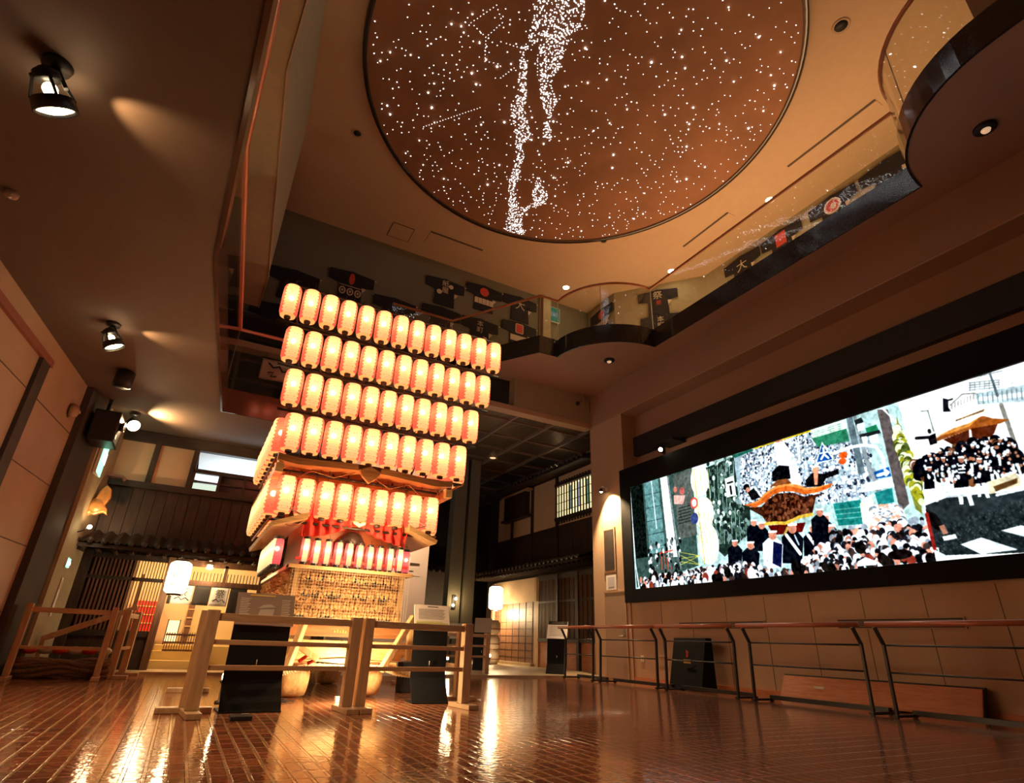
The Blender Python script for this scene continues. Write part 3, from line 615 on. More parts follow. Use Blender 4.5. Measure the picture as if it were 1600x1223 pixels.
('p',(0.28,0.12,0.06),[(7.507,1.761),(7.826,1.73),(7.732,1.575),(7.485,1.596)]),
('p',(0.42,0.3,0.15),[(7.354,1.944),(7.74,1.989),(7.721,1.956),(7.36,1.923)]),
('s',21,260,0.075,[(0.03,0.03,0.05),(0.05,0.05,0.08),(0.88,0.92,0.96),(0.03,0.03,0.04),(0.4,0.25,0.15)],[(6.641,1.449),(6.916,1.515),(7.162,1.556),(7.432,1.559),(7.808,1.553),(7.837,1.369),(7.994,1.229),(7.944,1.052),(7.504,1.034),(7.367,0.991),(7.111,1.098),(6.649,1.228)]),
('s',22,45,0.1,[(0.03,0.03,0.05),(0.04,0.04,0.07)],[(6.67,1.414),(7.149,1.506),(7.863,1.461),(7.944,1.194),(7.522,1.104),(7.124,1.146),(6.715,1.294)]),
('p',(0.03,0.03,0.05),[(6.83,1.499),(6.934,1.48),(6.891,1.274),(6.778,1.293)]),
('e',(0.6,0.4,0.32),[(6.893,1.519),(0.025,0.028)]),
('p',(0.92,0.98,0.98),[(6.872,1.554),(6.925,1.543),(6.92,1.525),(6.869,1.538)]),
('p',(0.92,0.98,0.98),[(6.798,1.288),(6.839,1.278),(6.815,1.14),(6.785,1.147)]),
('p',(0.92,0.98,0.98),[(6.851,1.283),(6.892,1.277),(6.894,1.115),(6.861,1.119)]),
('p',(0.03,0.03,0.05),[(6.978,1.515),(7.079,1.496),(7.037,1.292),(6.926,1.311)]),
('e',(0.6,0.4,0.32),[(7.04,1.534),(0.024,0.028)]),
('p',(0.92,0.98,0.98),[(7.02,1.568),(7.071,1.557),(7.067,1.539),(7.016,1.553)]),
('p',(0.92,0.98,0.98),[(6.946,1.306),(6.986,1.296),(6.961,1.16),(6.932,1.167)]),
('p',(0.92,0.98,0.98),[(6.997,1.301),(7.037,1.295),(7.038,1.135),(7.006,1.139)]),
('p',(0.03,0.03,0.05),[(7.101,1.463),(7.207,1.444),(7.161,1.226),(7.045,1.246)]),
('e',(0.6,0.4,0.32),[(7.166,1.484),(0.026,0.03)]),
('p',(0.92,0.98,0.98),[(7.146,1.52),(7.199,1.509),(7.194,1.49),(7.142,1.504)]),
('p',(0.92,0.98,0.98),[(7.066,1.241),(7.108,1.231),(7.081,1.086),(7.05,1.093)]),
('p',(0.92,0.98,0.98),[(7.12,1.236),(7.162,1.23),(7.161,1.06),(7.128,1.064)]),
('p',(0.03,0.03,0.05),[(7.402,1.479),(7.494,1.462),(7.451,1.266),(7.35,1.284)]),
('e',(0.6,0.4,0.32),[(7.459,1.498),(0.022,0.027)]),
('p',(0.92,0.98,0.98),[(7.441,1.531),(7.488,1.521),(7.484,1.503),(7.438,1.516)]),
('p',(0.92,0.98,0.98),[(7.368,1.28),(7.405,1.27),(7.379,1.14),(7.353,1.146)]),
('p',(0.92,0.98,0.98),[(7.415,1.275),(7.452,1.269),(7.449,1.116),(7.42,1.12)]),
('p',(0.03,0.03,0.05),[(7.572,1.491),(7.669,1.472),(7.622,1.264),(7.516,1.283)]),
('e',(0.6,0.4,0.32),[(7.632,1.511),(0.023,0.028)]),
('p',(0.92,0.98,0.98),[(7.614,1.546),(7.663,1.535),(7.658,1.516),(7.61,1.53)]),
('p',(0.92,0.98,0.98),[(7.536,1.278),(7.574,1.268),(7.545,1.13),(7.518,1.137)]),
('p',(0.92,0.98,0.98),[(7.584,1.274),(7.623,1.267),(7.618,1.104),(7.588,1.109)]),
('p',(0.03,0.03,0.05),[(7.741,1.486),(7.827,1.469),(7.783,1.28),(7.69,1.298)]),
('e',(0.6,0.4,0.32),[(7.795,1.504),(0.02,0.026)]),
('p',(0.92,0.98,0.98),[(7.779,1.536),(7.822,1.526),(7.818,1.509),(7.775,1.522)]),
('p',(0.92,0.98,0.98),[(7.707,1.293),(7.74,1.284),(7.714,1.158),(7.689,1.164)]),
('p',(0.92,0.98,0.98),[(7.75,1.289),(7.784,1.283),(7.779,1.135),(7.752,1.139)]),
('p',(0.03,0.03,0.05),[(7.862,1.36),(7.952,1.343),(7.905,1.143),(7.807,1.16)]),
('e',(0.6,0.4,0.32),[(7.919,1.379),(0.021,0.028)]),
('p',(0.92,0.98,0.98),[(7.902,1.413),(7.948,1.403),(7.943,1.385),(7.898,1.398)]),
('p',(0.92,0.98,0.98),[(7.825,1.156),(7.86,1.147),(7.832,1.014),(7.806,1.02)]),
('p',(0.92,0.98,0.98),[(7.87,1.152),(7.906,1.146),(7.9,0.99),(7.871,0.994)]),
('p',(0.03,0.03,0.05),[(7.755,1.273),(7.854,1.255),(7.804,1.04),(7.696,1.057)]),
('e',(0.6,0.4,0.32),[(7.817,1.294),(0.023,0.03)]),
('p',(0.92,0.98,0.98),[(7.799,1.33),(7.849,1.32),(7.843,1.301),(7.794,1.314)]),
('p',(0.92,0.98,0.98),[(7.715,1.052),(7.754,1.043),(7.724,0.899),(7.696,0.906)]),
('p',(0.92,0.98,0.98),[(7.765,1.049),(7.805,1.043),(7.798,0.875),(7.767,0.879)]),
('p',(0.03,0.03,0.05),[(7.602,1.321),(7.711,1.301),(7.657,1.066),(7.538,1.085)]),
('e',(0.6,0.4,0.32),[(7.67,1.344),(0.026,0.032)]),
('p',(0.92,0.98,0.98),[(7.65,1.383),(7.705,1.372),(7.699,1.351),(7.645,1.366)]),
('p',(0.92,0.98,0.98),[(7.56,1.08),(7.603,1.07),(7.571,0.913),(7.539,0.92)]),
('p',(0.92,0.98,0.98),[(7.615,1.076),(7.658,1.069),(7.653,0.886),(7.618,0.89)]),
('p',(0.03,0.03,0.05),[(6.764,1.296),(6.894,1.275),(6.842,1.02),(6.7,1.04)]),
('e',(0.6,0.4,0.32),[(6.843,1.321),(0.032,0.036)]),
('p',(0.92,0.98,0.98),[(6.818,1.364),(6.883,1.352),(6.877,1.329),(6.813,1.345)]),
('p',(0.92,0.98,0.98),[(6.726,1.035),(6.777,1.024),(6.747,0.855),(6.709,0.862)]),
('p',(0.92,0.98,0.98),[(6.791,1.031),(6.843,1.024),(6.845,0.826),(6.804,0.83)]),
('p',(0.03,0.03,0.05),[(6.985,1.395),(7.102,1.374),(7.053,1.139),(6.925,1.159)]),
('e',(0.6,0.4,0.32),[(7.057,1.417),(0.028,0.033)]),
('p',(0.92,0.98,0.98),[(7.034,1.457),(7.093,1.445),(7.088,1.424),(7.03,1.439)]),
('p',(0.92,0.98,0.98),[(6.949,1.154),(6.995,1.143),(6.966,0.987),(6.932,0.994)]),
('p',(0.92,0.98,0.98),[(7.007,1.15),(7.054,1.143),(7.054,0.959),(7.017,0.964)]),
('p',(0.03,0.03,0.05),[(7.408,1.259),(7.537,1.238),(7.477,0.968),(7.336,0.988)]),
('e',(0.6,0.4,0.32),[(7.488,1.287),(0.031,0.037)]),
('p',(0.92,0.98,0.98),[(7.464,1.332),(7.529,1.319),(7.522,1.295),(7.458,1.311)]),
('p',(0.92,0.98,0.98),[(7.362,0.983),(7.412,0.971),(7.377,0.792),(7.34,0.799)]),
('p',(0.92,0.98,0.98),[(7.427,0.979),(7.478,0.972),(7.474,0.763),(7.433,0.767)]),
('p',(0.03,0.03,0.05),[(7.177,1.323),(7.344,1.294),(7.269,0.953),(7.087,0.979)]),
('e',(0.6,0.4,0.32),[(7.279,1.356),(0.04,0.048)]),
('p',(0.92,0.98,0.98),[(7.248,1.414),(7.332,1.397),(7.324,1.367),(7.241,1.388)]),
('p',(0.92,0.98,0.98),[(7.12,0.972),(7.186,0.958),(7.143,0.731),(7.095,0.74)]),
('p',(0.92,0.98,0.98),[(7.205,0.967),(7.271,0.958),(7.268,0.696),(7.216,0.7)]),
('l',(0.92,0.98,0.98),0.02,[(7.225,1.277),(7.299,1.264)]),
('l',(0.92,0.98,0.98),0.02,[(7.212,1.228),(7.286,1.216)]),
('l',(0.92,0.98,0.98),0.02,[(7.2,1.18),(7.274,1.168)]),
('p',(0.05,0.05,0.06),[(6.942,1.81),(7.056,1.832),(7.039,1.672),(6.943,1.671)]),
('l',(0.06,0.06,0.07),0.05,[(6.785,1.829),(6.95,1.794)]),
('e',(0.1,0.1,0.1),[(6.984,1.881),(0.025,0.039)]),
('p',(0.75,0.72,0.6),[(7.488,0.976),(7.84,1.029),(7.869,0.928),(7.845,0.839),(7.483,0.808)]),
('p',(0.3,0.2,0.1),[(7.549,0.902),(7.84,0.958),(7.821,0.891),(7.559,0.828)]),
('l',(0.8,0.85,0.88),0.03,[(7.557,0.781),(7.873,0.799)]),
('l',(0.8,0.85,0.88),0.03,[(7.566,0.815),(7.885,0.842)]),
('l',(0.75,0.8,0.82),0.03,[(6.92,0.882),(7.263,0.84)]),
('p',(0.06,0.05,0.05),[(6.641,0.755),(6.769,0.656),(6.826,0.472),(6.73,0.412),(6.654,0.523)]),
('p',(0.6,0.42,0.34),[(6.76,0.482),(6.832,0.496),(6.856,0.369),(6.784,0.355)]),
('p',(0.9,0.92,0.92),[(6.767,0.333),(6.938,0.346),(6.948,0.284),(6.774,0.271)]),
('l',(0.5,0.12,0.1),0.05,[(6.645,0.677),(6.625,0.179)]),
('s',24,150,0.022,[(0.88,0.93,0.97),(0.8,0.86,0.9),(0.6,0.4,0.3)],[(6.789,1.494),(7.385,1.547),(7.875,1.507),(7.994,1.229),(7.882,0.972),(7.419,1.029),(7.099,1.049),(6.781,1.172)])]
# ================================================================ star dome
def inside(p, poly):
    x, y = p; c = False; n = len(poly)
    for i in range(n):
        x1, y1 = poly[i]; x2, y2 = poly[i - 1]
        if (y1 > y) != (y2 > y) and x < (x2 - x1) * (y - y1) / (y2 - y1) + x1: c = not c
    return c
DC = (5.45, 7.64); DR = 4.84
dome = thing('star_dome', 'huge round brown ceiling disc sprinkled with white star lights', 'star ceiling', (DC[0], DC[1], 12.295))
M['disc'] = mat('brown_star_panel', (0.30, 0.135, 0.065), 0.75, var=0.18, vscale=0.8)
M['star'] = emat('fibre_star', (0.85, 0.95, 1.0), 9.0, False)
M['star_big'] = emat('bright_fibre_star', (0.9, 0.97, 1.0), 16.0, False)
MB().lathe([(DR, 0.04), (DR, 0.1)], 96, smooth=False).build('disc', M['disc'], dome)
MB().lathe([(DR - 0.01, 0.02), (DR + 0.07, -0.03), (DR + 0.10, 0.02), (DR + 0.10, 0.1), (DR - 0.01, 0.1), (DR - 0.01, 0.02)], 120, cap=False).build('rim', mat('dark_polished_rim', (0.035, 0.02, 0.014), 0.12, spec=0.8), dome)
sp_ = random.Random(11)
def oct_(mb, x, y, r, z=0.035):
    v = [(x + r, y, z), (x, y + r, z), (x - r, y, z), (x, y - r, z), (x, y, z - r * .8)]
    mb.add(v, [(0, 1, 4), (1, 2, 4), (2, 3, 4), (3, 0, 4)])
small = MB(); done = []
for _ in range(9000):
    a = sp_.random() * 2 * PI; r = DR * math.sqrt(sp_.random()) * 0.985; x, y = r * math.cos(a), r * math.sin(a)
    if len(done) > 1050: break
    if any((x - p) ** 2 + (y - q) ** 2 < .0075 for p, q in done): continue
    done.append((x, y))
    if inside((x + DC[0], y + DC[1]), MILKY): continue
    # keep the darker empty patch near the middle of the disc
    if math.hypot(x + DC[0] - 7.4, y + DC[1] - 8.6) < 0.45: continue
    small_r = 0.0075 + 0.006 * sp_.random() ** 2
    oct_(small, x, y, small_r)
for poly, n in ((MILKY, 1500), (MILKY_TOP, 500)):
    xs = [p[0] for p in poly]; ys = [p[1] for p in poly]; k = 0
    while k < n:
        x = sp_.uniform(min(xs), max(xs)); y = sp_.uniform(min(ys), max(ys))
        if inside((x, y), poly) and math.hypot(x - DC[0], y - DC[1]) < DR * .985:
            oct_(small, x - DC[0], y - DC[1], 0.0065 + 0.007 * sp_.random()); k += 1
        elif not inside((x, y), poly): continue
        else: k += 1
for ln_ in LINES:
    for (x1, y1), (x2, y2) in zip(ln_, ln_[1:]):
        L_ = math.hypot(x2 - x1, y2 - y1); n = max(3, int(L_ / 0.075))
        for i in range(n + 1):
            x = x1 + (x2 - x1) * i / n; y = y1 + (y2 - y1) * i / n
            if math.hypot(x - DC[0], y - DC[1]) < DR * .98: oct_(small, x - DC[0], y - DC[1], 0.007)
st = small.build('star_lights', M['star'], dome); st['kind'] = 'stuff'
one = MB(); one.ball((0, 0, 0), 0.014, 8, 4); proto_star = None
for k in range(100):
    while True:
        a = sp_.random() * 2 * PI; r = DR * math.sqrt(sp_.random()) * 0.96; x, y = r * math.cos(a), r * math.sin(a)
        if y + DC[1] > 2.5 and not inside((x + DC[0], y + DC[1]), MILKY): break
    if proto_star is None: proto_star = one.build('star_light', M['star_big'], dome); s_ = proto_star
    else: s_ = proto_star.copy(); C.objects.link(s_); s_.parent = dome
    s_.location = (x, y, 0.03); q = 0.75 + 0.7 * sp_.random() ** 2; s_.scale = (q, q, q)

# fittings in the high ceiling
for x, y, r_, lab in ((1.12, 11.12, .13, 'dark round recessed fitting left of the star dome'), (8.99, 11.27, .12, 'dark round recessed fitting below the lower rim of the star dome'), (9.07, 3.44, .17, 'dark round recessed fitting right of the star dome near the near balcony bay')):
    t = thing('ceiling_fitting', lab, 'ceiling light', (x, y, 12.4))
    MB().lathe([(r_ * .72, -0.004), (r_, -0.02), (r_ * 1.05, 0)], 24, cap=False).build('ring', M['plaster'], t)
    MB().lathe([(r_ * .74, -0.006), (r_ * .74, -0.004)], 24).build('baffle', M['black'], t)
t = thing('access_hatch', 'square access hatch in the high ceiling above the back wall', 'hatch', (3.29, 14.2, 12.4))
MB().box(-.33, .33, -.33, .33, -.012, 0).build('panel', M['high_ceiling'], t)
f = MB(); f.box(-.35, .35, -.35, -.33, -.014, 0).box(-.35, .35, .33, .35, -.014, 0).box(-.35, -.33, -.33, .33, -.014, 0).box(.33, .35, -.33, .33, -.014, 0); f.build('frame', M['panel_joint'], t)
def slot(x0, x1, y0, y1, lab):
    t = thing('linear_diffuser', lab, 'air vent', ((x0 + x1) / 2, (y0 + y1) / 2, 12.4)); w = (x1 - x0) / 2; h = (y1 - y0) / 2
    MB().box(-w, w, -h, h, -.012, -.002).build('tray', M['high_ceiling'], t)
    b = MB()
    if w > h: b.box(-w, w, -h - .06, -h, -.016, -.003)
    else: b.box(-w - .06, -w, -h, h, -.016, -.003)
    b.build('slot', M['panel_joint'], t)
slot(4.1, 5.9, 13.7, 14.3, 'wide rectangular air vent in the ceiling between star dome and coats')
slot(11.35, 11.6, 4.1, 6.4, 'long thin air slot in the ceiling, the one nearer the near balcony bay')
slot(11.35, 11.6, 8.4, 10.2, 'short thin air slot in the ceiling beside the far gallery corner')
for k, (x, y, e, lab) in enumerate(((9.38, 14.0, 420, 'bright recessed downlight nearest the curved bay of the balcony'), (11.89, 11.35, 420, 'bright recessed downlight above the gallery corner, middle one of three'), (11.93, 7.45, 420, 'bright recessed downlight above the straight balcony rail'))):
    t = thing('recessed_downlight', lab, 'downlight', (x, y, 12.4), group='bright downlights above the balcony')
    MB().lathe([(.09, -.004), (.13, -.02), (.14, 0)], 24, cap=False).build('ring', M['white'], t)
    MB().lathe([(.09, -.03), (.09, -.004)], 20).build('lamp', emat('downlight_lamp', (1, .74, .42), 60.0), t)
    light('downlight_beam', 'SPOT', (x, y, 12.33), e * 4, (1, .62, .30), t, .06, aim=(5.2, 5.2 + k * .8, 0), angle=58, blend=.8)

# ================================================================ glass balustrades
def balustrade(name, label, path, z0, z1, cuts, rail_m):
    t = thing(name, label, 'balustrade', (path[0][0], path[0][1], z0))
    for a, b in zip(cuts, cuts[1:]):
        MB().strip(path[a:b + 1], z0, z1, 0.012).build('glass_panel', M['glass'], t, world=True)
    MB().tube([(x, y, z1 + .02) for x, y in path], .036, 10).build('handrail', rail_m, t, world=True)
    for c in cuts[1:-1]:
        x, y = path[c]; MB().box(x - .006, x + .006, y - .006, y + .006, z0, z1).build('glass_joint', M['steel'], t, world=True)
    return t
balustrade('glass_balustrade', 'glass balustrade with red handrail along the low left gallery', [(-0.33, -2.0), (-0.44, 2.7), (-0.60, 5.85), (-0.28, 10.66), (2.6, 10.66)][::1], 4.765, 5.95, [0, 1, 2, 3, 4], M['handrail_wood'])
BP = [(x, y) for x, y in BALC[1:]]
nA = 3; nB = nA + 15
balustrade('glass_balustrade', 'curved glass balustrade with orange handrail around the right balcony', BP, 8.092, 9.32, [0, 1, 2, 3, 3 + 7, 3 + 14, 3 + 15, 3 + 15 + 7, len(BP) - 1], mat('orange_lacquered_handrail', (0.50, 0.19, 0.08), 0.3, coat=.3))

# ================================================================ festival coats on the upper walls
def coat(label, loc, rotz, design, s=1.0, w=1.36):
    t = thing('happi_coat', label, 'coat', loc, rotz, 'festival coats on the upper walls')
    h = w / 2; g = MB()
    body = [(-.36 * s, -.98), (-.33, -.42), (-h, -.36), (-h, -.02), (-.14, .03), (0, .055), (.14, .03), (h, -.02), (h, -.36), (.33, -.42), (.36 * s, -.98)]
    g.prism([(x, -.035, z) for x, z in body], (0, .03, 0)); g.build('body', M['indigo'], t)
    MB().tube([(-h - .07, -.02, -.05), (h + .07, -.02, -.05)], .012, 6).build('hanging_rod', M['white_print'], t)
    for s1 in (-1, 1): MB().box(min(s1 * h, s1 * .36), max(s1 * h, s1 * .36), -.042, -.036, -.2, -.19).build('sleeve_seam', M['charcoal_cloth'], t)
    def disc(x, z, rx, rz, m, nm, y=-.041, n=18):
        MB().prism([(x + rx * math.cos(2 * PI * k / n), y, z + rz * math.sin(2 * PI * k / n)) for k in range(n)], (0, .005, 0)).build(nm, m, t)
    ry = (PI / 2, 0, 0)
    if design == 'lantern':
        disc(0, -.22, .085, .2, M['red_print'], 'crest')
        MB().box(-.34, .34, -.042, -.036, -.5, -.48).build('hem_line', M['white_print'], t)
        for x in (-.23, 0, .23): disc(x, -.68, .1, .13, M['white_print'], 'hem_crest'); disc(x, -.68, .06, .09, M['indigo'], 'hem_crest', y=-.046); disc(x, -.68, .03, .05, M['white_print'], 'hem_crest', y=-.05)
    elif design == 'seal':
        text('crest_lettering', '紙\n屋', .26, (0, -.042, -.27), ry, M['white_print'], t); disc(-.2, -.5, .09, .09, M['white_print'], 'moon_crest'); disc(.2, -.2, .08, .08, M['white_print'], 'moon_crest')
    elif design == 'disc':
        disc(0, -.22, .17, .17, M['red_print'], 'crest')
        MB().box(-.35, .35, -.042, -.036, -.72, -.5).build('hem_band', M['white_print'], t)
        g2 = MB()
        for x in (-.21, -.07, .07, .21): g2.box(x - .006, x + .006, -.046, -.041, -.72, -.5)
        g2.build('band_line', M['indigo'], t)
    elif design == 'outline':
        text('crest_lettering', '大', .42, (0, -.042, -.34), ry, M['white_print'], t)
    elif design == 'letters':
        text('crest_lettering', '本\n町', .24, (0, -.042, -.28), ry, M['white_print'], t)
        MB().prism([(.12, -.041, -.6), (.26, -.041, -.62), (.3, -.041, -.8), (.2, -.041, -.74)], (0, .005, 0)).build('hem_pattern', M['white_print'], t)
    elif design == 'square':
        MB().prism([(-.16, -.041, -.36), (-.13, -.041, -.4), (.13, -.041, -.4), (.16, -.041, -.36), (.16, -.041, -.06), (.13, -.041, -.02), (-.13, -.041, -.02), (-.16, -.041, -.06)], (0, .005, 0)).build('crest', M['white_print'], t)
        MB().box(-.13, .13, -.046, -.042, -.37, -.05).build('crest', M['red_print'], t)
        MB().box(-.35, .3, -.042, -.036, -.72, -.5).build('hem_band', M['white_print'], t)
    elif design == 'redblock':
        MB().box(-.17, .17, -.042, -.036, -.5, -.06).build('crest', M['red_print'], t)
    elif design == 'ring':
        disc(0, -.3, .24, .24, M['white_print'], 'crest'); disc(0, -.3, .18, .18, M['red_print'], 'crest', y=-.046); disc(.03, -.32, .08, .1, M['white_print'], 'crest', y=-.05)
    elif design == 'redwhite':
        text('crest_lettering', '祭', .34, (0, -.042, -.2), ry, M['white_print'], t); text('crest_lettering', '祭', .2, (0.02, -.046, -.5), ry, M['red_print'], t)
    MB().prism([(.33, -.03, -.42), (.47, -.03, -.45), (.34, -.03, -.62)], (0, .004, 0)).build('lining_flap', M['white_print'], t)
    return t
Yw = 15.0
for x, z, d, lab in ((.62, 10.35, 'plain', 'dark festival coat directly above the top left paper lantern'), (2.2, 10.88, 'lantern', 'dark festival coat with a red capsule crest and three round hem crests'),
        (5.2, 11.72, 'seal', 'dark festival coat with white seal letters and two pale moon crests'), (6.63, 11.98, 'disc', 'dark festival coat with a red disc above a white hem band, on the back wall'),
        (8.05, 12.02, 'outline', 'dark festival coat with one large outlined letter next to the pale pilaster'), (3.6, 10.42, 'plain', 'plain dark coat half hidden behind the top lantern row'),
        (5.15, 10.62, 'plain', 'plain dark coat hung below the coat with white seal letters'), (6.55, 10.62, 'letters', 'dark festival coat with small white letters, hung below the red disc coat'),
        (8.05, 10.95, 'square', 'dark festival coat with a red square crest in a white frame'), (.35, 9.1, 'plain', 'plain dark coat at the far left, hung below another dark coat')):
    coat(lab, (x, Yw - .02, z), 0, d)
coat('dark coat with a red disc seen through the curved glass bay', (11.03, 14.1, 12.05), -PI / 2, 'disc')
dang = math.atan2(-2.45, 2.0)
coat('dark coat with red and white lettering on the angled gallery wall', (12.0, 12.2, 12.1), dang, 'redwhite')
coat('dark coat showing only white lettering above the black balcony edge', (12.02, 12.17, 11.1), dang, 'letters')
for y, d, lab in ((9.45, 'outline', 'dark coat nearest the gallery corner on the right upper wall'), (8.02, 'redblock', 'dark coat with a bright red square on the right upper wall'), (6.4, 'ring', 'dark coat with a red crest inside a white ring'), (4.95, 'plain', 'plain dark coat nearest the near balcony bay')):
    coat(lab, (13.03, y, 12.15), -PI / 2, d)

# ================================================================ the big screen
scr = thing('video_screen', 'wide video screen in a thick black frame showing a festival float and crowd', 'screen', (9.4, 7, 1.69))
fy0, fy1, fz0, fz1, gy, gz0, gz1 = 0.2, 11.42, 1.69, 4.98, 11.05, 1.98, 4.46
f = MB().box(9.30, 9.40, fy0, fy1, fz0, gz0).box(9.30, 9.40, fy0, fy1, gz1, fz1).box(9.30, 9.40, gy, fy1, gz0, gz1).box(9.30, 9.40, fy0, fy0 + .3, gz0, gz1)
f.build('frame', M['frame_black'], scr, world=True)
PW, PH = 2000, 480; SX = 9.6; SZ = 2.48
img = np.zeros((PH, PW, 3), np.float32) + .8
yy, xx = np.mgrid[0:PH, 0:PW]; UU = (xx + .5) / PW * SX; VV = (yy + .5) / PH * SZ
def win(us, vs, pad=.05):
    a = max(0, int((min(us) - pad) / SX * PW)); b = min(PW, int((max(us) + pad) / SX * PW) + 2)
    c = max(0, int((min(vs) - pad) / SZ * PH)); d = min(PH, int((max(vs) + pad) / SZ * PH) + 2)
    return slice(c, max(c, d)), slice(a, max(a, b))
def pmask(pts, w):
    u = UU[w]; v = VV[w]; m = np.zeros(u.shape, bool); n = len(pts)
    for i in range(n):
        x1, y1 = pts[i]; x2, y2 = pts[i - 1]
        if y1 == y2: continue
        m ^= ((y1 > v) != (y2 > v)) & (u < (x2 - x1) * (v - y1) / (y2 - y1) + x1)
    return m
for it in PIC:
    if it[0] == 'p':
        w = win([p[0] for p in it[2]], [p[1] for p in it[2]]); img[w][pmask(it[2], w)] = it[1]
    elif it[0] == 'e':
        (u0, v0), (ru, rv) = it[2]; w = win([u0 - ru, u0 + ru], [v0 - rv, v0 + rv])
        img[w][((UU[w] - u0) / max(ru, .01)) ** 2 + ((VV[w] - v0) / max(rv, .01)) ** 2 < 1] = it[1]
    elif it[0] == 'l':
        for (u0, v0), (u1, v1) in zip(it[3], it[3][1:]):
            w = win([u0, u1], [v0, v1], it[2] + .02); du, dv = u1 - u0, v1 - v0; q = np.clip(((UU[w] - u0) * du + (VV[w] - v0) * dv) / max(1e-6, du * du + dv * dv), 0, 1)
            img[w][(UU[w] - u0 - q * du) ** 2 + (VV[w] - v0 - q * dv) ** 2 < (it[2] / 2) ** 2] = it[1]
    elif it[0] == 's':
        _, seed, n, sz, cols, pts = it; r_ = random.Random(seed); us = [p[0] for p in pts]; vs = [p[1] for p in pts]; k = 0; tries = 0
        spots_ = []
        while len(spots_) < n and tries < n * 6:
            tries += 1; u0 = r_.uniform(min(us), max(us)); v0 = r_.uniform(min(vs), max(vs))
            if inside((u0, v0), pts): spots_.append((u0, v0, r_.choice(cols), sz * r_.uniform(.6, 1.3)))
        spots_.sort(key=lambda q: -q[1])
        for u0, v0, c_, s2 in spots_:
            w = win([u0 - s2, u0 + s2], [v0 - s2, v0 + s2], .01)
            img[w][((UU[w] - u0) / (s2 * .8)) ** 2 + ((VV[w] - v0) / s2) ** 2 < 1] = c_
# film-like unevenness, soft edges and blown-out whites of the filmed picture
nr = np.random.default_rng(3)
def vnoise(n):
    h = max(2, PH // n); w = max(2, PW // n); g = nr.random((h + 2, w + 2)).astype(np.float32); y = yy / PH * h; x = xx / PW * w
    iy = y.astype(int); ix = x.astype(int); fy = y - iy; fx = x - ix
    return (g[iy, ix] * (1 - fy) * (1 - fx) + g[iy + 1, ix] * fy * (1 - fx) + g[iy, ix + 1] * (1 - fy) * fx + g[iy + 1, ix + 1] * fy * fx)
lum = .62 + .30 * vnoise(6) + .26 * vnoise(14) + .24 * vnoise(60)
img = img * lum[..., None] + (vnoise(8)[..., None] - .5) * .10
for _ in range(2):
    img = (img + np.roll(img, 1, 0) + np.roll(img, -1, 0) + np.roll(img, 1, 1) + np.roll(img, -1, 1)) / 5
img = np.clip(img * 1.18 - .03, 0, 1)
pic = bpy.data.images.new('festival_video', PW, PH)
px = np.ones((PH, PW, 4), np.float32); px[..., :3] = img; pic.pixels.foreach_set(px.ravel()); pic.update()
sm = bpy.data.materials.new('lit_video_picture'); nt, N, Lk = nodes(sm); N.remove(N['Principled BSDF'])
ti = N.new('ShaderNodeTexImage'); ti.image = pic; ti.extension = 'EXTEND'; e = N.new('ShaderNodeEmission'); e.inputs[1].default_value = 1.15
Lk.new(ti.outputs[0], e.inputs[0]); Lk.new(e.outputs[0], N['Material Output'].inputs[0])
d = MB(); y1 = gy - SX; d.add([(9.345, gy, gz0), (9.345, y1, gz0), (9.345, y1, gz1), (9.345, gy, gz1)], [(0, 1, 2, 3)])
so = d.build('display', sm, scr, world=True); so['label'] = 'lit moving picture of a wooden float among crowds'
uvl = so.data.uv_layers.new(name='uv')
for lp in so.data.loops:
    co = so.data.vertices[lp.vertex_index].co; uvl.data[lp.index].uv = ((gy - (co.y + 7)) / SX, (co.z + 1.69 - gz0) / SZ)

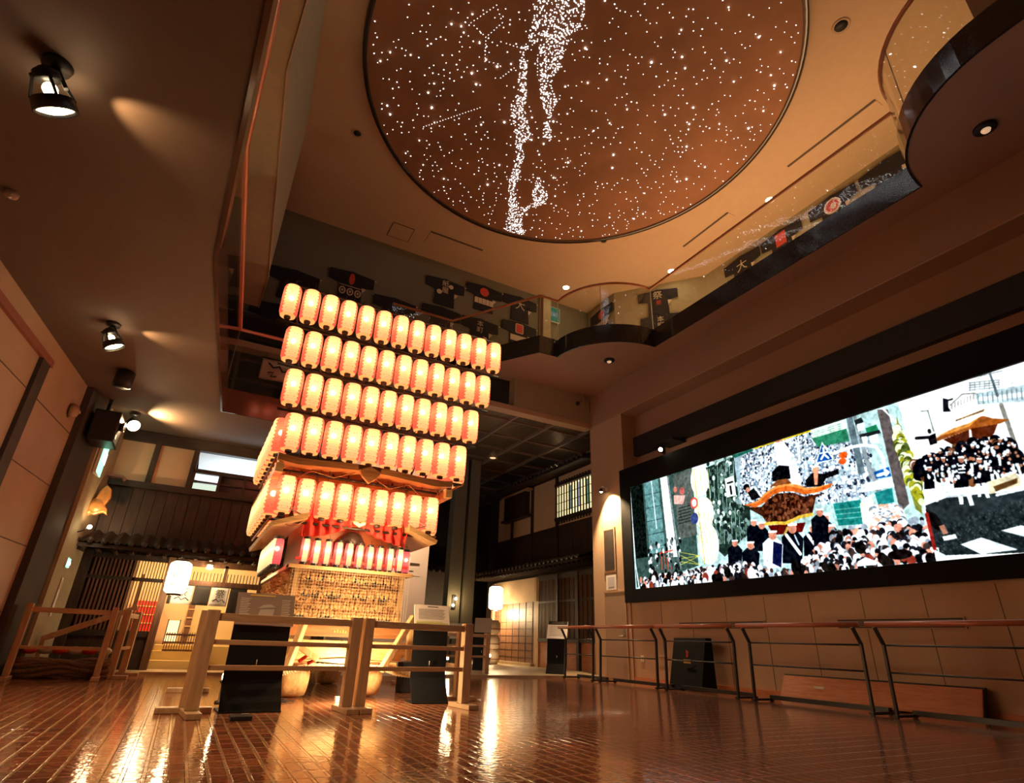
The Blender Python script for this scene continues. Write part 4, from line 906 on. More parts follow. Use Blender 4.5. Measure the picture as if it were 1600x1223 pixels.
# ================================================================ lamps
def spot_lamp(name, label, loc, aim, s=1.0, cat='spotlight', energy=40, angle=70, spill=None, group=None, lens=True, up=True):
    """open-backed exhibition spotlight on a small ceiling canopy"""
    t = thing(name, label, cat, loc, 0, group); L0 = Vector(loc); d = (Vector(aim) - L0).normalized(); h = Vector((0, 0, -.13 * s)) if up else d * .06
    MB().lathe([(.06 * s, -.03 * s), (.065 * s, 0)], 18).build('canopy', M['black_plastic'], t)
    q = d.to_track_quat('Z', 'Y').to_matrix().to_4x4(); c = h + d * .03
    a = MB(); a.bar((0, 0, -.02 * s), h + Vector((.07 * s, 0, 0)), .018 * s); a.bar((0, 0, -.02 * s), h + Vector((-.07 * s, 0, 0)), .018 * s); a.build('yoke', M['black_plastic'], t)
    b = MB().lathe([(.03 * s, -.09 * s), (.055 * s, -.07 * s), (.06 * s, -.03 * s)], 18).xf(Matrix.Translation(c) @ q); b.build('lamp_base', M['black_plastic'], t)
    hd = MB().lathe([(.088 * s, .055 * s), (.092 * s, .115 * s), (.08 * s, .115 * s), (.08 * s, .055 * s), (.088 * s, .055 * s)], 22, cap=False).xf(Matrix.Translation(c) @ q); hd.build('front_ring', M['black_plastic'], t)
    cg = MB()
    for k in range(4):
        a_ = k * PI / 2 + .5; cg.bar((.06 * s * math.cos(a_), .06 * s * math.sin(a_), -.03 * s), (.088 * s * math.cos(a_), .088 * s * math.sin(a_), .06 * s), .013 * s)
    cg.xf(Matrix.Translation(c) @ q).build('cage', M['black_plastic'], t)
    MB().ball((0, 0, .01 * s), .032 * s, 12, 8).xf(Matrix.Translation(c) @ q).build('bulb', emat('spot_bulb', (1, .74, .40), 30.0), t)
    if lens: MB().lathe([(.078 * s, .10 * s), (.05 * s, .112 * s)], 22).xf(Matrix.Translation(c) @ q).build('lens', emat('spot_lens', (1, .78, .46), 18.0, False), t)
    p = L0 + c + d * .13 * s
    light('spot_beam', 'SPOT', p, energy, (1, .64, .32), t, .03, aim=p + d, angle=angle, blend=.7)
    if spill: light('spill_light', 'SPOT', L0 + c + Vector(spill[0]).normalized() * .16 * s, spill[1], (1, .62, .28), t, .02, aim=L0 + Vector(spill[0]), angle=spill[2], blend=.9)
    return t
spot_lamp('ceiling_spotlight', 'lit black spotlight near the top left corner of the low ceiling', (-1.66, 3.95, 4.34), (.5, 6.2, 0), 1.45, energy=320, angle=64, spill=((.9, .42, .16), 20, 75))
spot_lamp('ceiling_spotlight', 'small lit spotlight halfway along the low left ceiling', (-1.66, 8.1, 4.34), (0.5, 8.4, 0.6), 1.3, energy=200, angle=80, spill=((.9, .2, .14), 22, 75))
spot_lamp('ceiling_spotlight', 'glaring spotlight at the end of the low ceiling beside the black equipment', (-1.62, 11.75, 4.30), (0.5, 6.5, 0.9), 1.3, energy=160, angle=100, spill=((1, -.12, .22), 190, 140))
t = thing('ceiling_speaker', 'black cylindrical speaker on the low ceiling between two spotlights', 'speaker', (-1.63, 9.75, 4.34))
MB().lathe([(.12, -.26), (.13, -.25), (.13, -.02), (.10, 0)], 24).build('housing', M['black_plastic'], t)
MB().lathe([(.105, -.268), (.105, -.258)], 24).build('grille', M['black'], t)
t = thing('smoke_detector', 'small pale detector on the dark ceiling at the left edge', 'detector', (-2.27, 5.75, 4.34))
MB().lathe([(.03, -.05), (.055, -.04), (.06, 0)], 20).build('cover', M['soffit'], t)
MB().lathe([(.012, -.06), (.014, -.05)], 12).build('sensor', M['white'], t)
# black equipment on the pilaster
t = thing('projector', 'black projector box bracketed high on the dark pilaster', 'projector', (-1.95, 11.25, 3.75))
MB().box(-.12, .26, -.30, .28, -.22, .30).build('case', M['black_plastic'], t, bevel=.02)
MB().lathe([(.07, 0), (.085, .07), (.075, .07), (.06, .02)], 20, (.26, -.1, .1), axis='X').build('lens_hood', M['black_satin'], t)
MB().bar((.0, 0, .3), (.0, 0, .58), .05).bar((-.12, .1, -.1), (-.24, .1, -.1), .05).build('bracket', M['black_satin'], t)
MB().box(.262, .266, -.26, -.16, -.15, -.08).build('label_plate', M['white'], t)
t = thing('wall_loudspeaker', 'pale round loudspeaker on the left wall beside the black projector', 'speaker', (lwx(10.5) + .03, 10.45, 3.78))
MB().lathe([(.02, .10), (.09, .07), (.11, .02), (.11, -.02)], 20, axis='X').build('cone', M['panel_tan'], t)
MB().lathe([(.03, .11), (.03, .09)], 14, axis='X').build('dome', M['steel'], t)
# lamps under the balcony bays
for x, y, lab in ((8.33, 10.42, 'small dark spotlight under the far curved balcony bay'), (8.43, 1.92, 'small dark spotlight under the near curved balcony bay')):
    t = thing('soffit_spotlight', lab, 'spotlight', (x, y, 7.6))
    MB().lathe([(.11, -.05), (.14, -.03), (.14, 0)], 24).build('ring', M['black'], t)
    MB().lathe([(.05, -.075), (.06, -.05)], 16).build('lamp', mat('dim_lamp', (.7, .5, .35), .3, emit=.5, ecol=(1, .6, .35)), t)
t = thing('security_camera', 'small hook shaped camera pipe under the beam beside the tan pier', 'camera', (9.05, 12.6, 7.6))
MB().tube([(0, 0, 0), (0, 0, -.22), (-.03, -.02, -.30), (-.12, -.04, -.34), (-.24, -.06, -.35)], .028, 8).build('arm', M['plaster'], t)
MB().ball((-.26, -.06, -.38), .06, 12, 8).build('lens_dome', M['black'], t)
t = thing('wall_spotlight', 'lit spotlight on a black bracket above the upper left corner of the screen', 'spotlight', (9.4, 9.75, 5.05))
MB().box(.0, .42, -.28, .28, .28, .34).bar((.2, .25, .3), (.2, .25, -.04), .05).build('bracket', M['black'], t)
MB().lathe([(.05, -.08), (.075, .06), (.065, .06), (.04, -.04)], 18, (-.12, 0, .05), axis='X').build('housing', M['black_plastic'], t)
MB().bar((-.1, 0, .08), (.05, 0, .3), .03).build('stem', M['black_plastic'], t)
MB().ball((-.17, -.02, .05), .05, 12, 8).build('lamp', emat('screen_spot_lamp', (1, .78, .48), 40.0), t)
light('wall_spot_beam', 'SPOT', (9.15, 9.7, 5.08), 160, (1, .66, .36), t, .04, aim=(5.5, 6.0, 0), angle=75, blend=.6)
t = thing('wall_sconce', 'small lit wall lamp throwing a bright cone down the tan pier', 'wall lamp', (9.36, 12.05, 4.62))
MB().lathe([(.05, -.02), (.05, .02)], 16, axis='X').build('backplate', M['white'], t)
MB().tube([(0, 0, 0), (-.08, 0, .05), (-.16, 0, .06), (-.19, 0, 0)], .014, 8).build('arm', M['white'], t)
MB().lathe([(.03, 0), (.075, -.10), (.07, -.10), (.025, -.01)], 18, (-.19, 0, 0)).build('shade', M['black_plastic'], t)
MB().ball((-.19, 0, -.08), .04, 12, 8).build('bulb', emat('sconce_bulb', (1, .74, .42), 40.0), t)
light('sconce_beam', 'SPOT', (9.03, 11.95, 4.56), 800, (1, .66, .34), t, .03, aim=(9.36, 11.75, 3.6), angle=95, blend=.55)

# fittings on the pier
t = thing('loudspeaker_panel', 'tall narrow dark speaker grille let into the tan pier', 'speaker', (9.36, 12.0, 2.45))
MB().box(-.03, 0, -.24, .24, 0, 1.12).build('frame', M['plaster'], t); MB().box(-.036, -.028, -.20, .20, .05, 1.07).build('grille', M['dark_strip'], t)
t = thing('framed_notice', 'small white framed notice on the pier below the speaker grille', 'notice', (9.36, 11.98, 2.02))
MB().box(-.02, 0, -.21, .21, 0, .36).build('frame', M['white'], t); MB().box(-.025, -.018, -.13, .13, .07, .31).build('sheet', mat('pale_notice_sheet', (.55, .55, .62), .6), t)
d1 = struct('door_1', MB().box(9.335, 9.36, 11.45, 12.25, 0.02, 1.95), mat('tan_steel_door', (.36, .25, .17), .5), 'plain tan service door in the pier')
MB().box(9.325, 9.36, 11.42, 11.45, 0.02, 1.98).box(9.325, 9.36, 12.25, 12.28, 0.02, 1.98).box(9.325, 9.36, 11.42, 12.28, 1.95, 1.98).build('door_frame', M['plaster'], d1)
MB().tube([(9.335, 11.55, .95), (9.28, 11.55, .95), (9.28, 11.68, .95)], .012, 8).build('door_handle', M['steel'], d1)
MB().box(9.325, 9.335, 11.5, 11.58, .98, 1.12).build('lock_plate', M['steel'], d1)
for y0, y1, lab in ((7.55, 9.75, 'long dark vent slot behind the handrail below the screen, farther of two'), (4.3, 6.15, 'long dark vent slot behind the handrail below the screen, nearer of two')):
    t = thing('wall_vent', lab, 'air vent', (9.4, (y0 + y1) / 2, 1.09)); h = (y1 - y0) / 2
    MB().box(-.03, 0, -h, h, 0, .15).build('frame', M['plaster'], t)
    b = MB()
    for k in range(5): b.box(-.036, -.024, -h + .02, h - .02, .015 + k * .026, .033 + k * .026)
    b.build('louvre_panel', M['dark_strip'], t)
t = thing('wall_socket', 'small pale socket plate low on the wall beside the service door', 'socket', (9.4, 11.0, .42))
MB().box(-.012, 0, -.05, .05, 0, .13).build('plate', M['white'], t); MB().box(-.016, -.01, -.02, .02, .03, .1).build('outlet', M['plaster'], t)
t = thing('wall_hatch', 'faint square hatch plate low on the wall beside the black box stand', 'hatch', (9.4, 10.3, .36))
MB().box(-.008, 0, -.17, .17, 0, .24).build('plate', M['plaster'], t); MB().box(-.012, -.006, -.13, .13, .19, .205).build('pull', M['white_print'], t)

# ================================================================ steel barriers with wooden rails along the screen wall
def barrier(label, y0, y1, first=None):
    """y0 nearer the camera, y1 farther; posts lean back then forward; feet run towards the wall"""
    t = thing('steel_barrier', label, 'barrier', (8.1, (y0 + y1) / 2, 0), 0, 'barriers in front of the screen wall'); h = (y1 - y0) / 2
    for s in (-1, 1):
        y = s * (h - .10)
        MB().bar((-.0, y, .03), (.03, y, .86), .045, .03, up=(0, 1, 0)).bar((.03, y, .85), (-.10, y, 1.07), .045, .03, up=(0, 1, 0)).build('post', M['black_satin'], t)
        MB().box(-.05, .42, y - .03, y + .03, .015, .045).box(.36, .40, y - .02, y + .02, 0, .03).box(-.04, 0, y - .02, y + .02, 0, .03).build('foot', M['black_satin'], t)
    MB().box(.34, .42, -h + .1, h - .1, .03, .09).build('ground_bar', M['black_satin'], t)
    MB().tube([(-.11, -h, 1.09), (-.11, h, 1.09)], .034, 10).build('handrail', M['handrail_wood'], t)
    for z in (.84, .52):
        MB().tube([(.03 if z > .8 else .018, -h + .1, z), (.03 if z > .8 else .018, h - .1, z)], .012, 8).build('bar', M['black_satin'], t)
    for s in (-1, 1): MB().bar((-.10, s * (h - .1), 1.05), (-.11, s * (h - .1), 1.075), .03).build('rail_bracket', M['steel'], t)
    return t
barrier('steel barrier with red rail, farthest unit in front of the dark house', 11.05, 12.35)
barrier('steel barrier with red rail in front of the tan service door', 9.02 - .02, 10.98)
barrier('steel barrier with red rail, unit whose far end stands before the black box stand', 7.12, 8.95)
barrier('steel barrier with red rail in front of the left end of the leaning board', 4.95, 7.0)
barrier('steel barrier with red rail, nearest unit running out of the photo', 2.4, 4.85)
t = thing('black_panel', 'black boxlike board with a small red emblem standing behind the barrier', 'board', (8.75, 9.0, 0))
bb = MB().prism([(-.1, -.46, .0), (.3, -.46, .0), (.34, -.40, .92), (.18, -.40, .92)], (0, .86, 0)); bb.build('board', M['frame_black'], t, bevel=.01)
q = MB(); q.prism([(.03, .0, .56), (.035, -.05, .58), (.05, -.05, .66), (.045, .0, .70)], (-.006, 0, 0)); q.build('emblem', M['red_print'], t)
MB().box(.008, .02, -.12, .06, .46, .53).build('emblem_bar', M['gold_print'], t)
t = thing('leaning_board', 'long red brown wooden board propped against the wall below the screen', 'board', (9.2, 5.7, 0))
MB().prism([(-.10, -1.42, .02), (-.06, -1.42, .02), (.12, -1.42, .36), (.08, -1.42, .36)], (0, 2.95, 0)).build('board', M['base_wood'], t)
MB().prism([(-.06, -1.44, .01), (-.02, -1.44, .01), (.16, -1.44, .38), (.12, -1.44, .38)], (0, 2.99, 0)).build('edge_trim', M['black_satin'], t)
MB().box(-.025, -.018, .75, .92, .20, .235).build('label_plate', M['paper'], t)
# ================================================================ paper lanterns
def lantern_paper(name, front, side, half_deg, emit, jag=True, specks=True, trans=.1):
    """painted paper: pale front panel with a stepped edge on a coloured ground, lit by the bulb inside"""
    m = bpy.data.materials.new(name); nt, N, Lk = nodes(m); N.remove(N['Principled BSDF'])
    tc = N.new('ShaderNodeTexCoord'); sp = N.new('ShaderNodeSeparateXYZ'); Lk.new(tc.outputs['Object'], sp.inputs[0])
    def mth(op, a, b=None, v=None, v2=None):
        n = N.new('ShaderNodeMath'); n.operation = op
        if hasattr(a, 'links'): Lk.new(a, n.inputs[0])
        else: n.inputs[0].default_value = a
        if b is not None: Lk.new(b, n.inputs[1])
        if v is not None: n.inputs[1].default_value = v
        return n.outputs[0]
    ang = mth('ABSOLUTE', mth('ARCTAN2', sp.outputs['X'], mth('MULTIPLY', sp.outputs['Y'], v=-1.0)))
    lim = R(half_deg)
    if jag:
        st = mth('MULTIPLY', mth('FLOOR', mth('MULTIPLY', mth('FRACT', mth('MULTIPLY', sp.outputs['Z'], v=18.0)), v=2.0)), v=.14)
        ang = mth('ADD', ang, st)
    f = mth('LESS_THAN', ang, v=lim)
    mx = N.new('ShaderNodeMix'); mx.data_type = 'RGBA'; Lk.new(f, mx.inputs[0]); mx.inputs[6].default_value = (*side, 1); mx.inputs[7].default_value = (*front, 1)
    col = mx.outputs[2]
    if specks:
        cy = N.new('ShaderNodeCombineXYZ'); Lk.new(ang, cy.inputs[0]); Lk.new(mth('MULTIPLY', sp.outputs['Z'], v=7.0), cy.inputs[1])
        vo = N.new('ShaderNodeTexVoronoi'); vo.inputs['Scale'].default_value = 2.6; Lk.new(cy.outputs[0], vo.inputs['Vector'])
        k = mth('LESS_THAN', vo.outputs['Distance'], v=.17)
        m2 = N.new('ShaderNodeMix'); m2.data_type = 'RGBA'; Lk.new(mth('MULTIPLY', k, v=.95), m2.inputs[0]); Lk.new(col, m2.inputs[6]); m2.inputs[7].default_value = (.28, .06, .02, 1); col = m2.outputs[2]
    # bamboo ribs
    wv = mth('GREATER_THAN', mth('SINE', mth('MULTIPLY', sp.outputs['Z'], v=2 * PI / .036)), v=.86)
    m3 = N.new('ShaderNodeMix'); m3.data_type = 'RGBA'; m3.blend_type = 'MULTIPLY'; Lk.new(mth('MULTIPLY', wv, v=.22), m3.inputs[0]); Lk.new(col, m3.inputs[6]); m3.inputs[7].default_value = (.4, .25, .15, 1); col = m3.outputs[2]
    e = N.new('ShaderNodeEmission'); Lk.new(col, e.inputs[0]); e.inputs[1].default_value = emit
    t = N.new('ShaderNodeBsdfTranslucent'); Lk.new(col, t.inputs[0])
    a = N.new('ShaderNodeAddShader'); Lk.new(e.outputs[0], a.inputs[0]); Lk.new(t.outputs[0], a.inputs[1])
    tr = N.new('ShaderNodeBsdfTransparent'); ms = N.new('ShaderNodeMixShader'); ms.inputs[0].default_value = trans
    Lk.new(a.outputs[0], ms.inputs[1]); Lk.new(tr.outputs[0], ms.inputs[2]); Lk.new(ms.outputs[0], N['Material Output'].inputs[0])
    return m
M['lan_paper'] = lantern_paper('festival_lantern_paper', (1.0, .72, .34), (.88, .17, .10), 47, .44)
M['lan_under'] = lantern_paper('lantern_base_paper', (1.0, .52, .18), (1.0, .52, .18), 180, .5, False, False)
M['lan_small'] = lantern_paper('small_lantern_paper', (1.0, .72, .34), (.55, .09, .10), 36, .8, False, False)
M['lan_white'] = lantern_paper('white_lantern_paper', (1.0, .86, .60), (1.0, .84, .55), 180, 2.2, False, False, .04)
M['lan_bulb'] = emat('lantern_bulb', (1.0, .78, .44), 24.0)
def lantern_proto(h, r, paper, label, cap='ring', bulb=.042):
    t = thing('paper_lantern', label, 'lantern', (0, 0, -50), 0, 'lit paper lanterns on the festival float')
    n = 12; prof = []
    for i in range(n + 1):
        q = i / n; z = -h / 2 + h * q; k = 1 - .05 * abs(2 * q - 1) ** 4 - (.10 * max(0, (abs(2 * q - 1) - .86) / .14) ** 2)
        prof.append((r * k, z))
    MB().lathe(prof, 22, cap=False).build('paper_shade', paper, t)
    MB().lathe([(r * .85, h / 2), (r * .30, h / 2 + .012)], 18, cap=False).build('top_ring', M['lan_under'] if cap == 'ring' else M['black'], t)
    if cap == 'ring':
        MB().lathe([(r * .85, -h / 2), (r * .82, -h / 2 - .012), (r * .36, -h / 2 - .012)], 22, cap=False).build('base_ring', M['lan_under'], t)
        MB().lathe([(r * .34, -h / 2 - .05), (r * .36, -h / 2 - .045), (r * .36, -h / 2 + .01)], 14).build('base_plug', M['dark_wood'], t)
        MB().lathe([(r * .90, -h / 2 + .03), (r * .912, -h / 2 + .034), (r * .91, -h / 2 + .042)], 22, cap=False).build('base_line', M['dark_wood'], t)
    else:
        MB().lathe([(r * .5, -h / 2 - .055), (r * .78, -h / 2 - .05), (r * .80, -h / 2 + .012), (r * .6, -h / 2 + .014)], 18).build('base_cap', M['black_satin'], t)
        MB().lathe([(r * .74, h / 2 - .012), (r * .74, h / 2 + .03), (r * .4, h / 2 + .036)], 18).build('top_cap', M['black_satin'], t)
    MB().ball((0, 0, h * .12), bulb, 10, 6).build('bulb', M['lan_bulb'], t)
    MB().tube([(0, 0, h / 2 + .01), (.012, 0, h / 2 + .05), (0, 0, h / 2 + .085)], .004, 5).build('hanging_wire', M['black_satin'], t)
    return t
ORD = ['first', 'second', 'third', 'fourth', 'fifth', 'sixth', 'seventh', 'eighth', 'ninth', 'tenth', 'eleventh', 'twelfth', 'last']
big = lantern_proto(.50, .132, M['lan_paper'], '')
mid = lantern_proto(.47, .122, M['lan_paper'], '')
sml = lantern_proto(.29, .058, M['lan_small'], '', 'cap', .026)
sid = lantern_proto(.32, .072, M['lan_small'], '', 'cap', .030)
used = set()
def put(proto, loc, rz, label):
    if proto.name not in used:
        used.add(proto.name); proto.location = loc; proto.rotation_euler = (0, 0, rz); proto['label'] = label; return proto
    return dup(proto, loc, rz, label)
FY = 8.0
ROWS = [(5.32, .352, 3.804, 13, big, 'topmost'), (4.62, .507, 3.63, 12, big, 'second highest'), (3.945, .634, 3.447, 11, big, 'third highest'), (3.29, .75, 3.272, 10, big, 'fourth highest'), (2.42, .822, 2.887, 9, mid, 'fifth highest')]
for z, x0, x1, n, pr, nm in ROWS:
    for k in range(n):
        od = 'last' if k == n - 1 else ORD[k]
        put(pr, (x0 + (x1 - x0) * k / (n - 1), FY, z + rng.uniform(-.006, .006)), rng.uniform(-.12, .12), 'red and cream paper lantern, %s from the left in the %s front row' % (od, nm))
for k in range(10):
    put(sml, (1.195 + (2.478 - 1.195) * k / 9, FY - .06, 1.71 + rng.uniform(-.01, .01)), rng.uniform(-.1, .1), 'slim pink lantern with black caps, %s from the left above the carved panel' % ORD[k])
put(sml, (2.60, FY + .02, 1.70), PI / 2, 'slim dark red lantern turned sideways at the right end of the slim lantern row')
for x, z, pr, nm, n in ((.635, 3.29, big, 'the fourth row', 8), (.70, 2.42, mid, 'the row above the drapes', 8)):
    for k in range(n): put(pr, (x, FY + .30 + .285 * k, z), -PI / 2, 'paper lantern on the left flank of %s, %s from the front' % (nm, ORD[k]))
for x, z, pr, nm, n in ((3.39, 3.29, big, 'the fourth row', 7), (3.00, 2.42, mid, 'the row above the drapes', 7)):
    for k in range(n): put(pr, (x, FY + .30 + .285 * k, z), PI / 2, 'paper lantern on the right flank of %s, %s from the front' % (nm, ORD[k]))
for k in range(9): put(sid, (.86, FY + .02 + .17 * k, 1.68), -PI / 2 + .35, 'pink and white lantern on the lower left flank of the float, %s from the front' % ORD[k])

# ================================================================ festival float
fx0, fx1, by = 1.07, 2.62, 11.0
dj = thing('festival_float', 'tall carved wooden festival float carrying rows of lit paper lanterns', 'float', (1.85, 8.0, 0))
W_ = dict(parent=dj, world=True)
for x in (1.36, 2.28):
    for y in (8.25, 10.5):
        MB().lathe([(.10, -.17), (.27, -.16), (.285, -.08), (.285, .08), (.27, .16), (.10, .17)], 28, (x, y, .285), axis='X').build('wheel', M['keyaki_z'], **W_)
        MB().lathe([(.05, -.2), (.05, .2)], 12, (x, y, .285), axis='X').build('axle', M['black_satin'], **W_)
MB().box(1.12, 1.26, 7.6, 11.2, .44, .60).build('side_beam', M['keyaki'], **W_); MB().box(2.40, 2.54, 7.6, 11.2, .44, .60).build('side_beam', M['keyaki'], **W_)
MB().prism([(1.0, 7.86, .50), (1.12, 7.86, .42), (1.85, 7.86, .47), (2.55, 7.86, .42), (2.68, 7.86, .50), (2.68, 7.86, .66), (1.0, 7.86, .66)], (0, .16, 0)).build('front_sill', M['keyaki'], bevel=.012, **W_)
MB().prism([(1.15, 7.80, .36), (1.4, 7.80, .43), (1.85, 7.80, .40), (2.3, 7.80, .43), (2.55, 7.80, .36), (2.55, 7.80, .42), (1.85, 7.80, .46), (1.15, 7.80, .42)], (0, .1, 0)).build('curved_apron', M['keyaki'], **W_)
MB().box(1.02, 2.68, 7.92, 8.06, .70, .83).build('lower_beam', M['keyaki_dark'], bevel=.008, **W_)
for k in range(5): MB().box(1.72 + k * .035, 1.735 + k * .035, 7.912, 7.922, .75, .775 + .01 * (k % 2)).build('brass_character', M['gold_print'], **W_)
# thick straw rope swagged round the base
def rope(mb, pts, r, turns):
    n = 90; P = []
    for i in range(n + 1):
        t = i / n * (len(pts) - 1); a = min(int(t), len(pts) - 2); P.append(Vector(pts[a]).lerp(Vector(pts[a + 1]), t - a))
    for s in range(3):
        Q = []
        for i, p in enumerate(P):
            a = 2 * PI * (turns * i / n + s / 3); Q.append(p + Vector((0, math.cos(a) * r * .55, math.sin(a) * r * .55)))
        mb.tube(Q, r * .62, 6)
    return mb
rope(MB(), [(.98, 7.72, .30), (1.10, 7.70, .285), (1.25, 7.68, .33), (1.45, 7.68, .375), (1.8, 7.66, .36), (2.1, 7.66, .37), (2.35, 7.66, .36), (2.52, 7.68, .31), (2.75, 7.72, .285)], .035, 16).build('straw_rope', M['rope'], **W_)
for a, b in (((1.30, 7.62, .90), (1.16, 7.50, .36)), ((2.66, 7.62, .98), (2.25, 7.46, .34)), ((1.02, 7.70, .78), (1.02, 7.66, .46)), ((1.22, 7.6, .62), (1.5, 7.55, .45))):
    MB().bar(a, b, .075).build('lever_pole', M['keyaki_z'], bevel=.01, **W_)
for x in (1.02, 2.66): MB().box(x, x + .07, 7.76, 7.83, .45, .86).build('upright', M['keyaki_z'], **W_)
MB().tube([(1.3, 7.64, .42), (1.42, 7.60, .52), (1.52, 7.6, .47), (1.4, 7.62, .4)], .022, 7).build('red_cord', M['red_cloth'], **W_)
# carved relief panels
def relief(ax, a0, a1, z0, z1, plane, sgn, seed):
    def fn(u, v):
        a = a0 + (a1 - a0) * u; z = z0 + (z1 - z0) * v
        p = Vector((a * 9 + seed, z * 9, seed)); d = abs(noise.noise(p)) * .75 + abs(noise.noise(p * 2.3)) * .5 + .25 * abs(noise.noise(p * 5))
        band = 1 if (.36 < v < .39 or .69 < v < .72 or v < .03 or v > .97) else 0
        h = .035 if band else d * .15 * min(1, min(v, 1 - v, u, 1 - u) * 14)
        q = plane + sgn * h
        return (a, q, z) if ax == 'x' else (q, a, z)
    return MB().grid(fn, 130, 60, False)
M['carving'] = mat('carved_zelkova', (.66, .37, .13), .5, var=.35, vscale=26)
MB().box(fx0 + .06, fx1 - .06, 8.06, 10.9, .80, 1.50).build('body', M['dark_wood'], **W_)
relief('x', fx0, fx1, .84, 1.50, 8.05, -1, 3.1).build('front_carving', M['carving'], **W_)
relief('y', 8.02, 10.95, .84, 1.50, fx0 + .04, -1, 8.7).build('flank_carving', M['carving'], **W_)
relief('y', 8.02, 10.95, .84, 1.50, fx1 - .04, 1, 5.3).build('flank_carving', M['carving'], **W_)
# rows of small carved figures
fg = random.Random(5)
def figure_row(nm, z, x0, x1, n):
    mb = MB()
    for k in range(n):
        x = x0 + (x1 - x0) * (k + .5) / n + fg.uniform(-.008, .008); zz = z + fg.uniform(-.012, .012)
        mb.lathe([(.018, -.03), (.024, .0), (.014, .022)], 7, (x, 7.925, zz)); mb.ball((x, 7.915, zz + .034), .014, 7, 5)
        mb.bar((x, 7.91, zz + .01), (x + fg.uniform(-.03, .03), 7.885, zz + fg.uniform(-.02, .04)), .008)
    o = mb.build(nm, M['carving'], **W_); o['kind'] = 'stuff'
figure_row('carved_figures', 1.40, 1.2, 2.5, 24); figure_row('carved_figures', 1.21, 1.2, 2.5, 22); figure_row('carved_figures', .96, 1.15, 2.55, 26); figure_row('carved_figures', 1.06, 1.45, 2.3, 16)
sh = MB()
for z in (1.395, 1.20, .925):
    for x0, x1 in ((1.25, 1.75), (1.88, 2.4)) if z != .925 else ((1.1, 1.35), (1.45, 1.7), (2.05, 2.45)): sh.box(x0, x1, 7.985, 8.0, z - .035, z + .025)
o = sh.build('shadow_recess', M['black'], **W_); o['kind'] = 'stuff'; o.name = 'painted_shade_strips'  # solid black strips stand in for the shade between carved figures
for x in (1.12, 2.53): MB().box(x, x + .06, 7.95, 8.03, .83, 1.52).build('corner_post', M['keyaki_z'], **W_)
MB().box(fx0 - .05, fx1 + .05, 7.86, 8.10, 1.49, 1.535).build('ledge', M['keyaki'], bevel=.006, **W_); MB().box(fx0 - .05, fx0 + .06, 7.9, 10.95, 1.49, 1.535).build('ledge', M['keyaki'], **W_)
MB().box(fx0 + .02, fx1 - .02, 7.90, 7.94, 1.60, 1.63).build('gallery_rail', M['red_cloth'], **W_)
net = MB()
for k in range(46):
    x = fx0 + (fx1 - fx0) * k / 45; net.box(x - .0012, x + .0012, 7.835, 7.838, .84, 1.50)
for k in range(19):
    z = .84 + .66 * k / 18; net.box(fx0, fx1, 7.835, 7.838, z - .0012, z + .0012)
o = net.build('protective_net', mat('pale_net_cord', (.75, .62, .42), .7), **W_); o['kind'] = 'stuff'
# upper stage with scarlet drapes
for x in (1.20, 2.52):
    for y in (8.12, 10.7): MB().lathe([(.035, 1.53), (.035, 2.78)], 12, (x, y, 0)).build('stage_post', M['keyaki_z'], **W_)
MB().box(1.28, 2.45, 8.5, 10.6, 1.53, 2.75).build('stage_back', M['keyaki_dark'], **W_)
def drape(x0, x1, pinch):
    def fn(u, v):
        x = x0 + (x1 - x0) * u; zt = 2.30; w = 1 - v
        zb = 1.93 + .16 * math.sin(PI * min(1, abs(u - pinch) * 1.6 + .05)) if False else 1.92 + .24 * (1 - abs(u - pinch)) ** 2
        z = zb + (zt - zb) * v
        return (x, 8.06 + .035 * math.sin(u * 34 + v * 2.0) + .02 * math.sin(v * 11 + u * 7), z)
    return MB().grid(fn, 60, 14)
drape(1.13, 1.86, 1.0).build('drape', M['red_cloth'], solid=.008, **W_); drape(1.84, 2.58, 0.0).build('drape', M['red_cloth'], solid=.008, **W_)
MB().tube([(1.78, 8.0, 2.28), (1.80, 7.98, 2.16), (1.86, 7.97, 2.13), (1.92, 7.98, 2.16), (1.94, 8.0, 2.28)], .03, 8).build('gold_tassel_cord', M['rope'], **W_)
MB().box(1.10, 2.60, 8.02, 8.10, 2.28, 2.36).build('stage_lintel', M['keyaki_dark'], **W_)
MB().lathe([(.16, 0), (.20, .05), (.12, .18), (.05, .22)], 16, (1.86, 8.3, 1.86)).build('stage_ornament', M['dark_wood'], **W_)
def roof(z, xw, y0, y1, rise, th, mt, nm, seg=28):
    up = []; dn = []
    for i in range(seg + 1):
        u = -1 + 2 * i / seg; zz = z + rise * (math.cos(u * PI) * .5 + .5) + .05 * max(0, abs(u) - .8) * 4
        up.append((1.88 + xw * u, y0, zz + th)); dn.append((1.88 + xw * u, y0, zz))
    v = []; n = seg + 1
    for y in (y0, y1): v += [(p[0], y, p[2]) for p in dn] + [(p[0], y, p[2]) for p in up]
    f = []
    for i in range(seg):
        f += [(i, i + 1, 2 * n + i + 1, 2 * n + i), (n + i, 3 * n + i, 3 * n + i + 1, n + i + 1), (i, n + i, n + i + 1, i + 1), (2 * n + i, 2 * n + i + 1, 3 * n + i + 1, 3 * n + i)]
    f += [(0, 2 * n, 3 * n, n), (seg, n + seg, 3 * n + seg, 2 * n + seg)]
    return MB().add(v, f, False).build(nm, mt, **W_)
roof(2.80, 1.22, 7.86, 11.1, .06, .07, M['keyaki_dark'], 'main_roof')
roof(2.80, 1.26, 7.82, 7.90, .06, .09, M['keyaki_dark'], 'gable_board')
for y in np.arange(8.1, 11.0, .22):
    MB().box(.78, 2.98, y, y + .06, 2.70, 2.745).build('rafter', M['keyaki_dark'], **W_)
